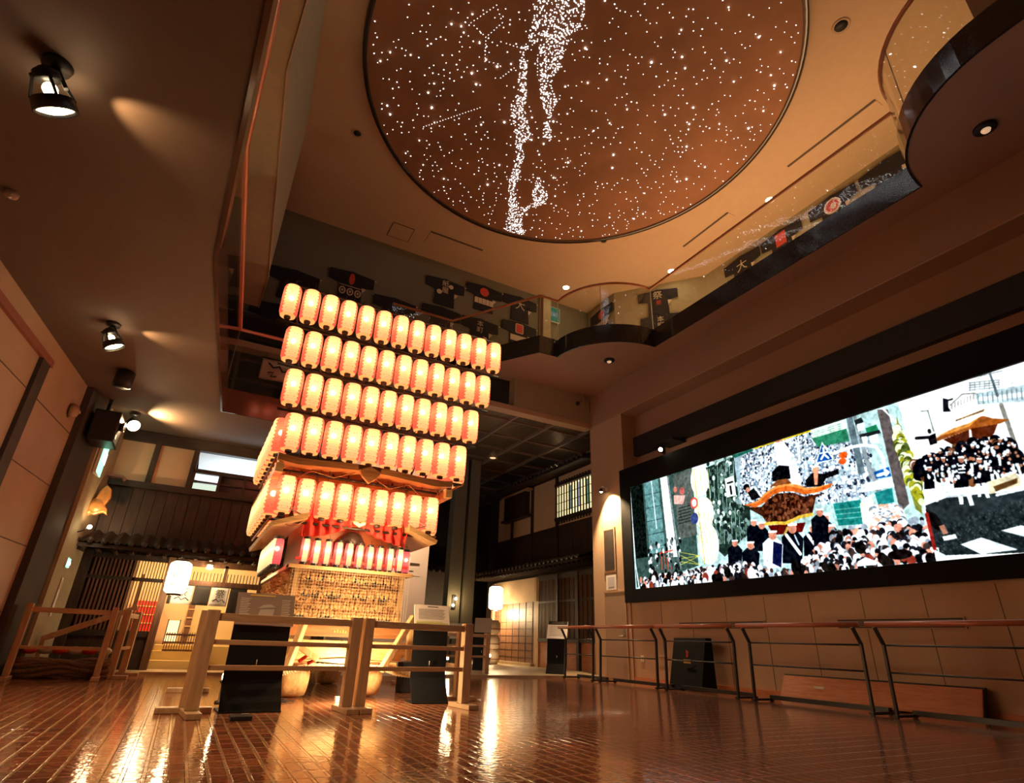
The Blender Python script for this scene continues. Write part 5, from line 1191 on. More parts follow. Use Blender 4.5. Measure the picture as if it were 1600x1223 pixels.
MB().box(.62, .72, 7.85, 11.0, 2.68, 2.80).build('eave_board', M['keyaki'], **W_); MB().box(3.06, 3.16, 7.85, 11.0, 2.68, 2.80).build('eave_board', M['keyaki'], **W_)
MB().prism([(1.86, 7.76, 2.68), (1.76, 7.76, 2.76), (1.70, 7.76, 2.86), (1.86, 7.76, 2.93), (2.02, 7.76, 2.86), (1.96, 7.76, 2.76)], (0, .06, 0)).build('gable_pendant', M['keyaki_dark'], bevel=.01, **W_)
for s in (-1, 1):
    MB().prism([(1.85 + s * .70, 7.85, 2.12), (1.85 + s * 1.12, 7.85, 1.98), (1.85 + s * 1.14, 7.85, 2.03), (1.85 + s * .70, 7.85, 2.20)], (0, 3.0, 0)).build('lower_roof', M['keyaki'], **W_)
    MB().tube([(1.85 + s * .75, 7.9, 2.15), (1.85 + s * .95, 7.88, 2.22), (1.85 + s * .8, 7.95, 2.30), (1.85 + s * .9, 8.0, 2.36)], .010, 6).build('loose_cord', M['rope'], **W_)
# lantern racks
for i, (z, x0, x1, n, pr, nm) in enumerate(ROWS):
    for dz in (-.33, .34): MB().tube([(x0 - .14, FY + .06, z + dz), (x1 + .14, FY + .06, z + dz)], .020, 7).build('rack_bar', M['dark_wood_x'], **W_)
for k in range(9):
    u = k / 8; MB().tube([(1.0 + 1.75 * u, FY + .2, 2.8), (.40 + 3.36 * u, FY + .2, 5.66)], .016, 6).build('rack_pole', M['dark_wood_x'], **W_)
for x in (.635, 3.39): MB().tube([(x, FY, 2.96), (x, FY + 2.3, 2.96)], .018, 6).build('rack_bar', M['keyaki_dark'], **W_)
for x in (.70, 3.0): MB().tube([(x, FY, 2.10), (x, FY + 2.3, 2.10)], .018, 6).build('rack_bar', M['keyaki_dark'], **W_); MB().tube([(x, FY, 2.76), (x, FY + 2.3, 2.76)], .018, 6).build('rack_bar', M['keyaki_dark'], **W_)
tw = MB(); q = random.Random(4)
for i, (z, x0, x1, n, pr, nm) in enumerate(ROWS):
    for k in range(n * 2):
        x = x0 - .1 + (x1 - x0 + .2) * k / (n * 2 - 1); tw.tube([(x, FY + .05, z + .34), (x + q.uniform(-.04, .04), FY + .01, z + .34 + q.uniform(.02, .07)), (x + q.uniform(-.05, .05), FY, z + .34 + q.uniform(-.05, .09))], .004, 4)
o = tw.build('wire_ties', M['black_satin'], **W_); o['kind'] = 'stuff'
for s, a in ((1, ((.85, 7.95, 2.62), (1.1, 7.95, 2.78), (1.4, 7.9, 2.72), (1.7, 7.95, 2.86))), (2, ((2.0, 7.95, 2.8), (2.2, 7.9, 2.68), (2.5, 7.95, 2.8), (2.7, 7.95, 2.65))), (3, ((.85, 8.0, 2.05), (1.0, 7.95, 2.0), (1.15, 7.95, 2.12), (1.1, 8.0, 2.3)))):
    MB().tube(a, .007, 6).build('loose_cord', M['keyaki_dark'], **W_)
light('float_base_lamp', 'POINT', (1.9, 7.25, .40), 75, (1, .74, .40), dj, .05)
light('display_wall_fill', 'POINT', (3.25, 10.2, 2.9), 70, (1, .68, .36), dj, .1)  # added point light with no lamp body, brightens the white display wall
light('front_carving_fill', 'POINT', (1.85, 7.45, 1.75), 32, (1, .66, .34), dj, .08)  # added fill with no lamp body, lifts the front carving from above
light('float_stage_lamp', 'POINT', (1.86, 7.6, 2.05), 30, (1, .5, .2), dj, .05)
# ================================================================ wooden barrier around the float
def fence(label, a, b, group='wooden barriers round the float', rails=(.84, .62, .40), h=.90, step=None, wide=.11):
    a = Vector((*a, 0)); b = Vector((*b, 0)); L_ = (b - a).length; ang = math.atan2((b - a).y, (b - a).x); t = thing('wooden_barrier', label, 'barrier', a, ang, group)
    for x in (0, L_):
        MB().box(x - wide / 2, x + wide / 2, -.05, .05, .05, h).build('post', M['fence_wood'], t, bevel=.006)
        MB().box(x - wide / 2 - .01, x + wide / 2 + .01, -.24, .24, 0, .05).build('foot', M['fence_wood'], t, bevel=.006)
    for k, z in enumerate(rails): MB().box(wide / 2 if k else -.02, L_ - wide / 2 if k else L_ + .02, -.025, .025, z - (.035 if k == 0 else .022), z + (.035 if k == 0 else .022)).build('rail', M['fence_wood_x'], t, bevel=.004)
    return t
fence('pale wooden barrier before the left sign, left unit of the front pair', (.24, 6.46), (1.66, 6.60))
fence('pale wooden barrier before the right sign, right unit of the front pair', (1.80, 6.62), (3.06, 6.76))
fence('pale wooden barrier seen end on, running back from the left corner post', (.19, 6.78), (.25, 9.0))
fence('pale wooden barrier behind the right sign, running back beside the float', (3.35, 7.6), (3.6, 10.4))
fence('small pale wooden barrier far back between the float and the dark house', (4.9, 12.6), (6.35, 12.9))
t = thing('floor_box', 'small flat black box on the floor before the left sign stand', 'box', (.64, 6.2, 0))
MB().box(-.09, .09, -.1, .1, 0, .035).build('case', M['black'], t, bevel=.006); MB().box(.02, .08, .1, .16, 0, .03).build('plug', M['paper'], t)

def sign_stand(label, loc, rotz, w, h, face, bh=.78, lean=.16, desk=.36):
    """black folded steel stand: kicked base plate, upright back and a tilted panel on top"""
    t = thing('sign_stand', label, 'sign', loc, rotz, 'black sign stands')
    MB().prism([(-w / 2, -.20, 0), (w / 2, -.20, 0), (w / 2, -.20, .012), (-w / 2, -.20, .012)], (0, .42, 0)).build('base_plate', M['frame_black'], t)
    MB().prism([(-w / 2, -.18, .012), (-w / 2, -.165, .012), (-w / 2, .05, .27), (-w / 2, .09, bh), (-w / 2, .07, bh), (-w / 2, .035, .275)], (w, 0, 0)).build('stand_body', M['frame_black'], t)
    c, s = math.cos(R(50)), math.sin(R(50)); P0 = Vector((0, .0, bh - .01)); mt_ = Matrix.Translation(P0) @ Matrix.Rotation(R(62), 4, 'X')
    MB().box(-w / 2 - .01, w / 2 + .01, 0, desk, -.016, 0).xf(mt_).build('panel', face[0], t)
    for nm, m_, x0, x1, y0, y1 in face[1]: MB().box(x0 * w, x1 * w, y0 * desk, y1 * desk, .0005, .003).xf(mt_).build(nm, m_, t)
    MB().tube([(0, .03, .40), (0, .015, .42), (0, .02, .46)], .006, 6).build('hook', M['steel'], t)
    return t, mt_
brown_face = [('title_line', M['gold_print'], -.30, .15, .90, .95)]
for k in range(13): brown_face.append(('text_line', M['text_white'], -.46, -.28 - .02 * (k % 3), .80 - k * .055, .815 - k * .055))
for k in range(12): brown_face.append(('text_line', M['text_white'], .28, .44 - .02 * (k % 2), .80 - k * .055, .815 - k * .055))
t, mt_ = sign_stand('black stand with a brown panel showing a pale drawing of a float', (.76, 6.88, 0), .05, .57, .8, (mat('brown_sign_face', (.27, .19, .155), .45), brown_face), bh=.80, desk=.36)
g = MB()
for pts in (((-.12, .50), (-.04, .62), (.06, .66), (.14, .56), (.02, .54)), ((-.1, .28), (.1, .26), (.12, .50), (-.08, .48)), ((-.13, .10), (.12, .09), (.12, .22), (-.13, .24))):
    g.prism([(x * .57 * 1.3, y * .36, .0008) for x, y in pts], (0, 0, .002))
o = g.xf(mt_).build('float_drawing', mat('pale_print', (.42, .37, .34), .6), t); 
paper_face = [('footer_band', mat('green_print', (.45, .50, .15), .7), -.47, .47, .04, .24), ('footer_hill', mat('light_green_print', (.6, .62, .3), .7), -.47, .30, .22, .30)]
for k in range(9): paper_face.append(('text_line', mat('grey_print', (.30, .27, .25), .7) if k == 0 else bpy.data.materials['grey_print'], -.40, .40 - .03 * (k % 3), .80 - k * .05, .81 - k * .05))
paper_face.append(('title_line', M['ink'], -.12, .20, .91, .94))
sign_stand('black stand with a white panel of text over a green band', (2.86, 7.42, 0), -.12, .45, .8, (M['paper'], paper_face), bh=.85, desk=.33)
menu_face = [('header_plate', M['black'], -.5, .5, .80, 1.0), ('header_text', M['text_white'], -.3, .3, .87, .92)] + [('text_line', M['ink'], -.38, .36 - .05 * (k % 3), .70 - k * .09, .715 - k * .09) for k in range(7)]
sign_stand('black stand with a white text panel in front of the dark lattice house', (8.35, 13.0, 0), -.75, .50, .8, (M['paper'], menu_face), bh=.86, desk=.46)
sign_stand('dim black stand far back beside the lit house corner', (6.95, 14.4, .05), -.5, .42, .8, (mat('dim_paper', (.35, .3, .24), .7), []), bh=.9, desk=.4)

# white display wall behind the float
t = thing('display_wall', 'tall white display wall standing behind the float', 'panel', (3.3, 11.2, 0))
MB().box(2.3, 4.10, 11.2, 11.36, .02, 4.28).build('panel', M['white'], t, world=True); MB().box(2.28, 4.12, 11.18, 11.38, 0, .08).build('plinth', M['plaster'], t, world=True)
MB().box(3.55, 3.95, 11.185, 11.2, 1.86, 2.02).build('label_plate', M['paper'], t, world=True)
MB().box(3.55, 3.92, 11.18, 11.2, 2.06, 2.10).build('title_strip', M['dark_strip'], t, world=True)
MB().box(3.6, 3.8, 11.178, 11.186, 1.93, 1.95).build('text_line', M['ink'], t, world=True)
# cloth sign with brush strokes
t = thing('cloth_sign', 'pale hanging cloth with black brush strokes behind the upper lantern rows', 'banner', (.62, 12.72, 6.45))
MB().grid(lambda u, v: (-.36 + .86 * u, .02 * math.sin(u * 9), -.52 + .50 * v), 20, 6).build('cloth', M['white_print'], t, solid=.01)
b = MB(); b.tube([(-.22, -.03, -.12), (-.10, -.03, -.22), (.02, -.03, -.16), (.10, -.03, -.28), (.22, -.03, -.24), (.36, -.03, -.36)], .018, 6); b.build('brush_stroke', M['ink'], t)
b = MB(); b.tube([(-.2, -.03, -.36), (-.08, -.03, -.33), (-.12, -.03, -.44), (.0, -.03, -.42)], .014, 6); b.build('brush_stroke', M['ink'], t)
MB().tube([(-.38, 0, .0), (.52, 0, .0)], .012, 6).build('rod', M['dark_wood_x'], t)
for x in (-.3, .45): MB().tube([(x, 0, 0), (x, 0, .12)], .004, 5).build('string', M['black_satin'], t)
# small floor lamps round the float
def floor_lamp(label, loc, e, aim):
    t = thing('floor_uplight', label, 'lamp', loc, 0, 'small floor lamps round the float')
    MB().lathe([(.05, 0), (.05, .03), (.02, .04), (.02, .20)], 14).build('stand', M['dark_wood'], t)
    MB().ball((0, 0, .26), .035, 10, 8, (.8, .8, 1.5)).build('lamp', emat('floor_lamp_glow', (1, .72, .40), 30.0), t)
    MB().lathe([(.02, .18), (.05, .22), (.045, .22), (.018, .19)], 14, cap=False).build('cup', M['black_plastic'], t)
    light('floor_lamp_beam', 'POINT', (loc[0], loc[1] - .1, loc[2] + .34), e, (1, .66, .34), t, .04)
floor_lamp('small bright floor lamp between the left barrier and the left sign', (.52, 7.3, .02), 8, None)
floor_lamp('small floor lamp behind the right sign stand', (3.55, 8.6, .02), 6, None)
t = thing('speaker_box', 'black box on the floor at the right rear of the float base', 'box', (3.1, 8.9, 0))
MB().box(-.13, .13, -.12, .12, .0, .40).build('case', M['black'], t, bevel=.01); MB().box(-.1, .1, -.126, -.118, .06, .34).build('grille', M['black_satin'], t)
t = thing('power_cable', 'tangle of thin black cables on the floor under the float', 'cable', (1.3, 7.9, 0)); q = random.Random(9); cb = MB()
for k in range(5):
    P = [(q.uniform(-.55, .7), q.uniform(-.45, .1), .012)]
    for i in range(7): P.append((P[-1][0] + q.uniform(-.22, .25), max(-.5, min(.15, P[-1][1] + q.uniform(-.12, .12))), .012 + .008 * k))
    cb.tube(P, .008, 5)
cb.build('cable', M['black'], t)
MB().box(.5, .62, -.25, -.17, 0, .05).build('socket_block', M['paper'], t)

# left exhibit barrier with ramp and the heap of rope
fence('reddish wooden barrier at the left beside the rope heap', (-2.0, 11.0), (-.95, 11.05), 'wooden barriers by the left house', (.92, .42), 1.0, wide=.08)
fence('reddish wooden barrier running back at the right of the rope heap', (-.80, 11.35), (-.70, 12.15), 'wooden barriers by the left house', (.90, .42), .98, wide=.08)
t = thing('ramp_handrail', 'sloping pale handrail leaning up across the left barrier', 'handrail', (-1.9, 12.05, 0))
MB().bar((0, 0, .52), (1.15, .25, 1.05), .05, .09).build('rail', M['fence_wood_x'], t, bevel=.006); MB().bar((.02, 0, .0), (.02, 0, .54), .06).build('post', M['fence_wood'], t); MB().bar((.9, .2, 0), (.9, .2, .92), .06).build('post', M['fence_wood'], t)
t = thing('rope_heap', 'heap of thick brown ropes on the floor behind the left barrier', 'rope', (-1.45, 11.6, .0)); q = random.Random(21)
for k in range(26):
    y = q.uniform(-.35, .3); z = .05 + .016 * (k % 12); rp = MB().tube([(-.62 + .62 * 2 * i / 9, y + .04 * math.sin(i + k), z + .035 * math.sin(i * .9 + k * 1.7)) for i in range(10)], .030, 6)
    rp.build('rope_coil', M['rope_dark'] if 'rope_dark' in M else M.setdefault('rope_dark', mat('old_brown_rope', (.20, .11, .06), .8, var=.3, vscale=30)), t)
t = thing('bundle', 'bundle of red and white cloth lying on the rope heap', 'cloth', (-1.45, 11.75, .32))
for k in range(6): MB().ball((-.5 + .19 * k, 0, .05), .10, 10, 6, (1.1, .9, .6)).build('cloth_fold', M['red_cloth'] if k % 2 == 0 else M['white_print'], t)
# ================================================================ left house front
LH = thing('townhouse_front', 'old dark timber townhouse front on the left with tiled eave and open doorway', 'house', (-.4, 12.9, 0.05))
L_ = dict(parent=LH, world=True); D = M['dark_wood']; DX = M['dark_wood_x']; y0 = 12.9
MB().box(-2.0, 2.7, 12.84, 13.0, 4.12, 4.33).build('top_beam', DX, **L_)
for x in (-1.92, -1.22, -.52): MB().box(x - .05, x + .05, 12.86, 12.98, 3.3, 4.14).build('upper_post', D, **L_)
MB().box(-1.9, -.52, 12.93, 13.0, 3.28, 4.14).build('plaster_wall', M['cream_plaster'], **L_)
MB().box(-2.05, 2.7, 12.80, 13.0, 3.20, 3.32).build('sill_beam', DX, **L_)
MB().tube([(-2.05, 12.7, 3.28), (-1.85, 12.68, 3.34), (-1.62, 12.68, 3.33), (-1.56, 12.68, 3.29), (-1.60, 12.68, 3.26)], .03, 7).build('curled_bracket', M['pink_trim'], **L_)
b = MB()
for k in range(24):
    x = -2.0 + 4.7 * k / 24; b.box(x + .004, x + 4.7 / 24 - .004, 12.90 + .006 * (k % 2), 12.96, 2.0, 3.22)
b.box(-2.0, 2.7, 12.97, 13.02, 1.98, 3.3); b.build('board_wall', D, **L_)
# window with a lit white room behind
wf = MB().box(-.50, 2.7, 12.86, 12.96, 3.66, 3.74).build('window_rail', DX, **L_)
for k in range(7):
    x = -.47 + .48 * k; MB().box(x - .025, x + .025, 12.87, 12.95, 3.3, 3.68).build('window_mullion', D, **L_)
MB().box(-.5, 2.7, 12.88, 12.94, 3.475, 3.505).build('window_bar', DX, **L_)
M['room_white'] = mat('white_room', (.78, .80, .80), .8)
MB().box(-.5, 2.7, 13.05, 17, 4.26, 4.30).build('room_ceiling', M['room_white'], **L_)
MB().box(-.5, 2.7, 17.0, 17.06, 2.6, 4.3).build('room_wall', M['room_white'], **L_)
pg = MB()
for k in (0,): pg.box(-.445, -.015, 12.91, 12.915, 3.32, 3.47).box(-.445, -.015, 12.91, 12.915, 3.51, 3.65)
MB().box(-.445, -.015, 12.91, 12.915, 3.52, 3.65).build('lit_pane', emat('lit_paper_pane', (.85, 1, .92), 1.3), **L_); MB().box(-.445, -.015, 12.91, 12.915, 3.33, 3.46).build('lit_pane', emat('lit_paper_pane_low', (.85, 1, .8), .8), **L_)
MB().box(.03, 2.7, 12.93, 12.935, 3.33, 3.66).build('dark_pane', mat('dark_window_glass', (.03, .03, .03), .15), **L_)
MB().lathe([(.10, -.03), (.12, 0)], 16, (.55, 14.2, 4.25)).build('room_lamp', emat('room_lamp', (1, .82, .5), 8.0), **L_)
light('room_light', 'AREA', (1.0, 15.0, 3.0), 75, (.85, .95, 1.0), LH, aim=(1.0, 15.0, 5.0), size=(2.4, 2.4))
# tiled eave
ev = MB()
ev.prism([(-2.02, 12.92, 2.30), (-2.02, 12.35, 2.06), (-2.02, 12.33, 1.99), (-2.02, 12.92, 2.15)], (4.7, 0, 0)); ev.build('eave_boarding', D, **L_)
n = 23
for k in range(n):
    x = -1.95 + k * .205
    tl = MB(); tl.grid(lambda u, v, x=x: (x + .205 * u, 12.92 - .60 * v, 2.34 - .24 * v + .030 * math.cos(2 * PI * u) ), 10, 3)
    tl.lathe([(.052, -.02), (.052, .02)], 12, (x, 12.31, 2.105), axis='Y'); tl.build('roof_tile', M['tile_roof'], **L_)
for k in range(18): MB().box(-1.9 + k * .26, -1.85 + k * .26, 12.38, 12.92, 1.94, 1.985).build('rafter', D, **L_)
# ground floor lattice
MB().box(-1.72, -.40, 12.86, 12.96, 1.88, 1.98).build('lintel', DX, **L_); MB().box(-1.72, -.47, 12.86, 12.96, 1.52, 1.58).build('lattice_rail', DX, **L_)
MB().box(-1.72, -.47, 12.86, 12.98, .58, .68).build('lattice_sill', DX, **L_); MB().box(-1.72, -.47, 12.90, 12.97, .05, .60).build('lower_boards', D, **L_)
for k in range(11):
    x = -1.64 + k * .062; MB().box(x - .016, x + .016, 12.87, 12.91, .66, 1.90).build('lattice_slat', M['brown_wood'], **L_)
for k in range(11):
    x = -.96 + k * .047; MB().box(x - .007, x + .007, 12.88, 12.905, .66, 1.90).build('lattice_bar', D, **L_)
MB().box(-1.72, -.98, 12.95, 12.97, .6, 1.9).build('lattice_backing', M['dark_strip'], **L_)
MB().box(-1.0, -.965, 12.86, 12.95, .66, 1.9).build('lattice_post', M['fence_wood'], **L_)
for x in (-.44, 1.22, 2.4): MB().box(x - .06, x + .06, 12.82, 12.98, .05, 1.98).build('door_post', M['brown_wood'], **L_)
MB().box(-1.9, -1.70, 12.8, 12.98, .05, 2.0).build('corner_post', D, **L_)
MB().box(-.4, 2.7, 12.84, 12.96, 1.50, 1.60).build('transom_beam', M['brown_wood'], **L_); MB().box(-.4, 2.7, 12.86, 12.94, 1.86, 1.97).build('door_head', M['brown_wood'], **L_)
for k in range(30): MB().box(-.33 + k * .06, -.315 + k * .06, 12.89, 12.91, 1.6, 1.76).build('transom_slat', D, **L_)
MB().box(.50, .56, 12.86, 12.94, 1.58, 1.9).build('transom_post', M['brown_wood'], **L_)
# the lit shop inside
M['shop_wall'] = mat('cream_shop_wall', (.70, .56, .33), .8)
MB().box(-1.75, 2.8, 15.0, 15.06, .05, 2.2).build('shop_wall', M['shop_wall'], **L_); MB().box(-1.8, 2.8, 13.0, 15.0, 2.16, 2.2).build('shop_ceiling', M['cream_plaster'], **L_)
MB().box(-1.78, -1.72, 13.0, 15.0, .05, 2.2).build('shop_side_wall', M['cream_plaster'], **L_)
M['step_wood'] = mat('yellow_step_wood', (.72, .55, .22), .45)
MB().box(-.40, .60, 13.25, 13.6, .05, .19).build('step', M['step_wood'], **L_); MB().box(-.40, .60, 13.6, 14.0, .05, .34).build('step', M['step_wood'], **L_); MB().box(-.40, 2.2, 14.0, 15.0, .05, .44).build('shop_floor', M['step_wood'], **L_)
MB().box(-1.72, -.46, 13.4, 15.0, .05, .5).build('shop_platform', M['brown_wood'], **L_)
MB().box(-.95, -.5, 14.5, 14.95, .5, 1.25).build('red_chest', M['red_cloth'], **L_); 
for k in range(4): MB().box(-.95, -.5, 14.49, 14.5, .66 + .16 * k, .68 + .16 * k).build('chest_shelf', M['step_wood'], **L_)
MB().box(-.92, -.86, 13.6, 13.7, .5, 1.7).build('inner_post', M['fence_wood'], **L_)
MB().box(.05, .16, 14.9, 15.0, .5, 1.3).build('wall_shelf_post', M['brown_wood'], **L_)
for k in range(4): MB().box(.04, .17, 14.88, 15.0, .62 + .17 * k, .65 + .17 * k).build('wall_shelf', M['fence_wood'], **L_)
light('shop_light', 'POINT', (.3, 13.8, 1.95), 75, (1, .66, .30), LH, .12); light('lattice_room_light', 'POINT', (-1.0, 14.0, 1.9), 30, (1, .6, .30), LH, .12)
t = thing('ceiling_lamp', 'small bright lamp in the doorway of the left townhouse', 'lamp', (.22, 12.75, 1.84))
MB().lathe([(.05, .03), (.07, .06)], 16).build('base', M['white'], t); MB().ball((0, 0, .0), .05, 12, 8, (1.2, 1, .7)).build('globe', emat('door_lamp', (1, .76, .42), 22.0), t)
light('door_lamp_light', 'POINT', (.22, 12.6, 1.70), 12, (1, .68, .34), t, .05)
cl = (('plain dark', -.36, -.30), ('white printed', -.30, .04), ('dark', .05, .34), ('white printed', .35, .66), ('dark', .67, .98))
for i, (k, x0, x1) in enumerate(cl):
    lab = ['narrow dark doorway curtain strip behind the big white lantern', 'white printed doorway curtain just right of the big white lantern', 'dark doorway curtain between the two white printed ones', 'white printed doorway curtain next to the brown float sign', 'dark doorway curtain half hidden by the brown float sign'][i]
    t = thing('noren_curtain', lab, 'curtain', ((x0 + x1) / 2, 12.80, 1.50), 0, 'doorway curtains of the left townhouse'); h = (x1 - x0) / 2 - .004
    zb = -.34 if i < 4 else -.52
    MB().grid(lambda u, v: (-h + 2 * h * u, .010 * math.sin(u * 7 + i) * v, zb * v), 14, 6).build('cloth', M['paper'] if 'white' in k else M['charcoal_cloth'], t, solid=.006)
    MB().box(-h, h, -.008, .008, -.005, .012).build('hem', M['charcoal_cloth'], t)
    if 'white' in k:
        b = MB(); b.tube([(-h * .7, -.018, -.25), (-h * .3, -.018, -.21), (0, -.018, -.26), (h * .4, -.018, -.22), (h * .75, -.018, -.27)], .008, 5); b.build('brush_print', M['ink'], t)
        text('brush_letter', '祭', .17, (0, -.016, -.13), (PI / 2, 0, 0), M['charcoal_cloth'], t)
def big_lantern(label, loc, r, h, rz, chars, e):
    t = thing('paper_lantern', label, 'lantern', loc, rz)
    prof = [(r * .62, -h / 2), (r * .9, -h / 2 + h * .06)] + [(r * (1 - .03 * abs(2 * i / 9 - 1) ** 2) - .004 * (i % 2), -h / 2 + h * (.10 + .8 * i / 9)) for i in range(10)] + [(r * .9, h / 2 - h * .06), (r * .62, h / 2)]
    MB().lathe(prof, 26, cap=False).build('paper_shade', M['lan_white'], t)
    MB().lathe([(r * .5, h / 2), (r * .62, h / 2 - .01), (r * .62, h / 2 + .03), (r * .3, h / 2 + .035)], 20, cap=False).build('top_ring', M['dark_wood'], t)
    MB().lathe([(r * .3, -h / 2 - .035), (r * .62, -h / 2 - .03), (r * .62, -h / 2 + .01)], 20, cap=False).build('base_ring', M['dark_wood'], t)
    MB().ball((0, 0, 0), .05, 12, 8).build('bulb', M['lan_bulb'], t)
    MB().tube([(0, 0, h / 2 + .03), (0, 0, h / 2 + .16)], .008, 6).build('hanging_wire', M['black_satin'], t)
    for i, ch in enumerate(chars): text('painted_letter', ch, h * .25, (0, -r - .006, h * (.27 - .27 * i)), (PI / 2, 0, 0), mat('faded_ink_%d_%d' % (i, int(r * 1000)), (.30, .22, .12), .8, emit=.55, ecol=(1, .75, .45)), t)
    light('lantern_glow', 'POINT', (loc[0], loc[1], loc[2] - h * .62), e, (1, .70, .36), t, .10)
    return t
big_lantern('big overexposed white lantern with brushed letters hung at the left townhouse doorway', (-.26, 12.42, 1.60), .19, .56, -.2, '岸和檜', 14)
# low lattice fence, paper lamp inside the shop
t = thing('low_lattice_fence', 'low brown lattice fence standing on the yellow step inside the shop', 'fence', (.02, 13.7, .34))
for z in (.0, .14, .28): MB().box(-.26, .26, -.02, .02, z, z + .035).build('rail', M['brown_wood'], t)
for k in range(12): MB().box(-.25 + k * .044, -.236 + k * .044, -.012, .012, .0, .34).build('slat', M['brown_wood'], t)
t = thing('paper_floor_lamp', 'upright paper lamp with black frame on the shop floor', 'lamp', (-.16, 14.6, .44))
MB().box(-.10, .10, -.08, .08, .06, .46).build('paper', mat('lit_lamp_paper', (.85, .78, .5), .8, emit=.9, ecol=(1, .85, .5)), t)
for x in (-.11, .11):
    for y in (-.09, .09): MB().box(x - .008, x + .008, y - .008, y + .008, 0, .48).build('frame_post', M['black'], t)
t = thing('carved_ornament', 'gilded carved gable ornament on the pale wall left of the townhouse', 'ornament', (-1.80, 12.3, 2.55))
def ornament(t, s, flip=1):
    MB().prism([(-.14, 0, .02), (-.02, 0, -.02), (.10, 0, .04), (.17, 0, .0), (.15, 0, .10), (.10, 0, .16), (.15, 0, .30), (.12, 0, .44), (.04, 0, .50), (-.02, 0, .42), (-.06, 0, .28), (-.10, 0, .14)], (0, .12, 0)).xf(Matrix.Diagonal((s * flip, s, s, 1))).build('tail_fin', M['orange_glow'], t, bevel=.02)
    MB().ball((-.02, .06, .14), .13, 14, 10, (1.0, .75, 1.1)).xf(Matrix.Diagonal((s * flip, s, s, 1))).build('body', M['orange_glow'], t)
    MB().lathe([(.02, -.05), (.07, .0), (.05, .07)], 12, (-.10, .06, .02)).xf(Matrix.Diagonal((s * flip, s, s, 1))).build('head', M['orange_glow'], t)
ornament(t, 1.05)
t = thing('bracket_spotlight', 'small glaring spotlight below the gilded ornament beside the left townhouse', 'spotlight', (-1.80, 12.05, 2.28))
MB().tube([(-.12, 0, -.1), (-.04, 0, -.06), (0, 0, 0)], .012, 6).build('arm', M['black_plastic'], t); MB().ball((.03, -.02, .0), .035, 10, 8).build('lamp', emat('bracket_lamp', (1, .76, .44), 40.0), t)
light('bracket_beam', 'SPOT', (-1.74, 11.98, 2.3), 30, (1, .64, .32), t, .03, aim=(-1.5, 12.9, 3.2), angle=120, blend=.8)
def green_sign(label, loc, rotz, w, h, e, nm):
    t = thing('exit_sign', label, 'sign', loc, rotz)
    MB().box(-w / 2, w / 2, 0, .05, 0, h).build('housing', M['white'], t)
    MB().box(-w / 2 + .015, w / 2 - .015, -.006, 0, .015, h - .015).build('lit_face', emat(nm, (.25, 1, .55), e), t)
    MB().box(-w * .3, w * .3, -.010, -.006, h * .35, h * .65).build('arrow', emat(nm + '_arrow', (.9, 1, .95), e * 1.3), t)
green_sign('narrow green lit sign seen almost edge on, high beside the left townhouse', (-1.92, 12.25, 3.18), PI / 2, .85, .70, 2.6, 'green_sign_face')
green_sign('small green lit exit sign low beside the left lattice', (-1.92, 12.3, 1.60), PI / 2, .50, .17, 2.6, 'green_sign_low')
green_sign('dim green exit sign beside the pale pilaster on the upper gallery', (9.42, 14.9, 11.45), 0, .55, .62, .10, 'green_sign_dim')
t = thing('wall_poster', 'pale upright poster beside the left lattice, below the small green sign', 'poster', (-1.92, 12.35, .85), PI / 2)
MB().box(-.2, .2, 0, .01, 0, .6).build('sheet', M['paper'], t); MB().box(-.17, .17, -.003, 0, .42, .55).build('heading', M['cream_plaster'], t)

# ================================================================ right house front
RH = thing('merchant_house', 'dark two storey merchant house on the right with lattice windows and tiled eaves', 'house', (10.2, 17.2, 0.05))
H_ = dict(parent=RH, world=True)
MB().box(10.25, 10.5, 13.2, 21.0, .05, 6.4).build('back_wall', M['dark_wood'], **H_)
w = MB().box(10.2, 10.25, 17.1, 20.2, .05, 2.0); w.build('wainscot', M['brown_wood'], **H_)
g = MB()
for k in range(8): g.box(10.19, 10.2, 17.1, 20.2, .28 + k * .22, .292 + k * .22)
for k in range(7): g.box(10.19, 10.2, 17.35 + k * .46, 17.362 + k * .46, .05, 2.0)
g.build('wainscot_grooves', M['dark_wood'], **H_)
MB().box(10.2, 10.25, 17.1, 20.2, 2.0, 2.78).build('cream_wall', M['cream_plaster'], **H_)
MB().box(10.12, 10.25, 16.85, 17.12, .05, 2.75).build('door_post', M['fence_wood'], **H_); MB().box(10.12, 10.26, 20.15, 20.3, .05, 2.75).build('corner_post', M['fence_wood'], **H_)
MB().box(10.0, 10.25, 17.1, 20.3, .05, .14).build('stone_sill', M['slab'], **H_)
MB().box(10.18, 10.25, 13.4, 16.85, .05, .85).build('skirting_wall', M['base_wood'], **H_)
MB().box(10.10, 10.24, 13.4, 16.85, .78, .88).build('lattice_sill', M['dark_wood'], **H_); MB().box(10.10, 10.24, 13.4, 16.85, 2.62, 2.78).build('lattice_head', M['dark_wood'], **H_); MB().box(10.12, 10.2, 13.4, 16.85, 1.92, 1.98).build('lattice_rail', M['dark_wood'], **H_)
for k in range(44):
    y = 13.45 + k * .077; MB().box(10.13, 10.17, y - .015, y + .015, .86, 2.66).build('lattice_bar', M['brown_wood'] if k % 3 else M['dark_wood'], **H_)
for y in (14.6, 15.7): MB().box(10.08, 10.2, y - .06, y + .06, .05, 2.75).build('lattice_post', M['dark_wood'], **H_)
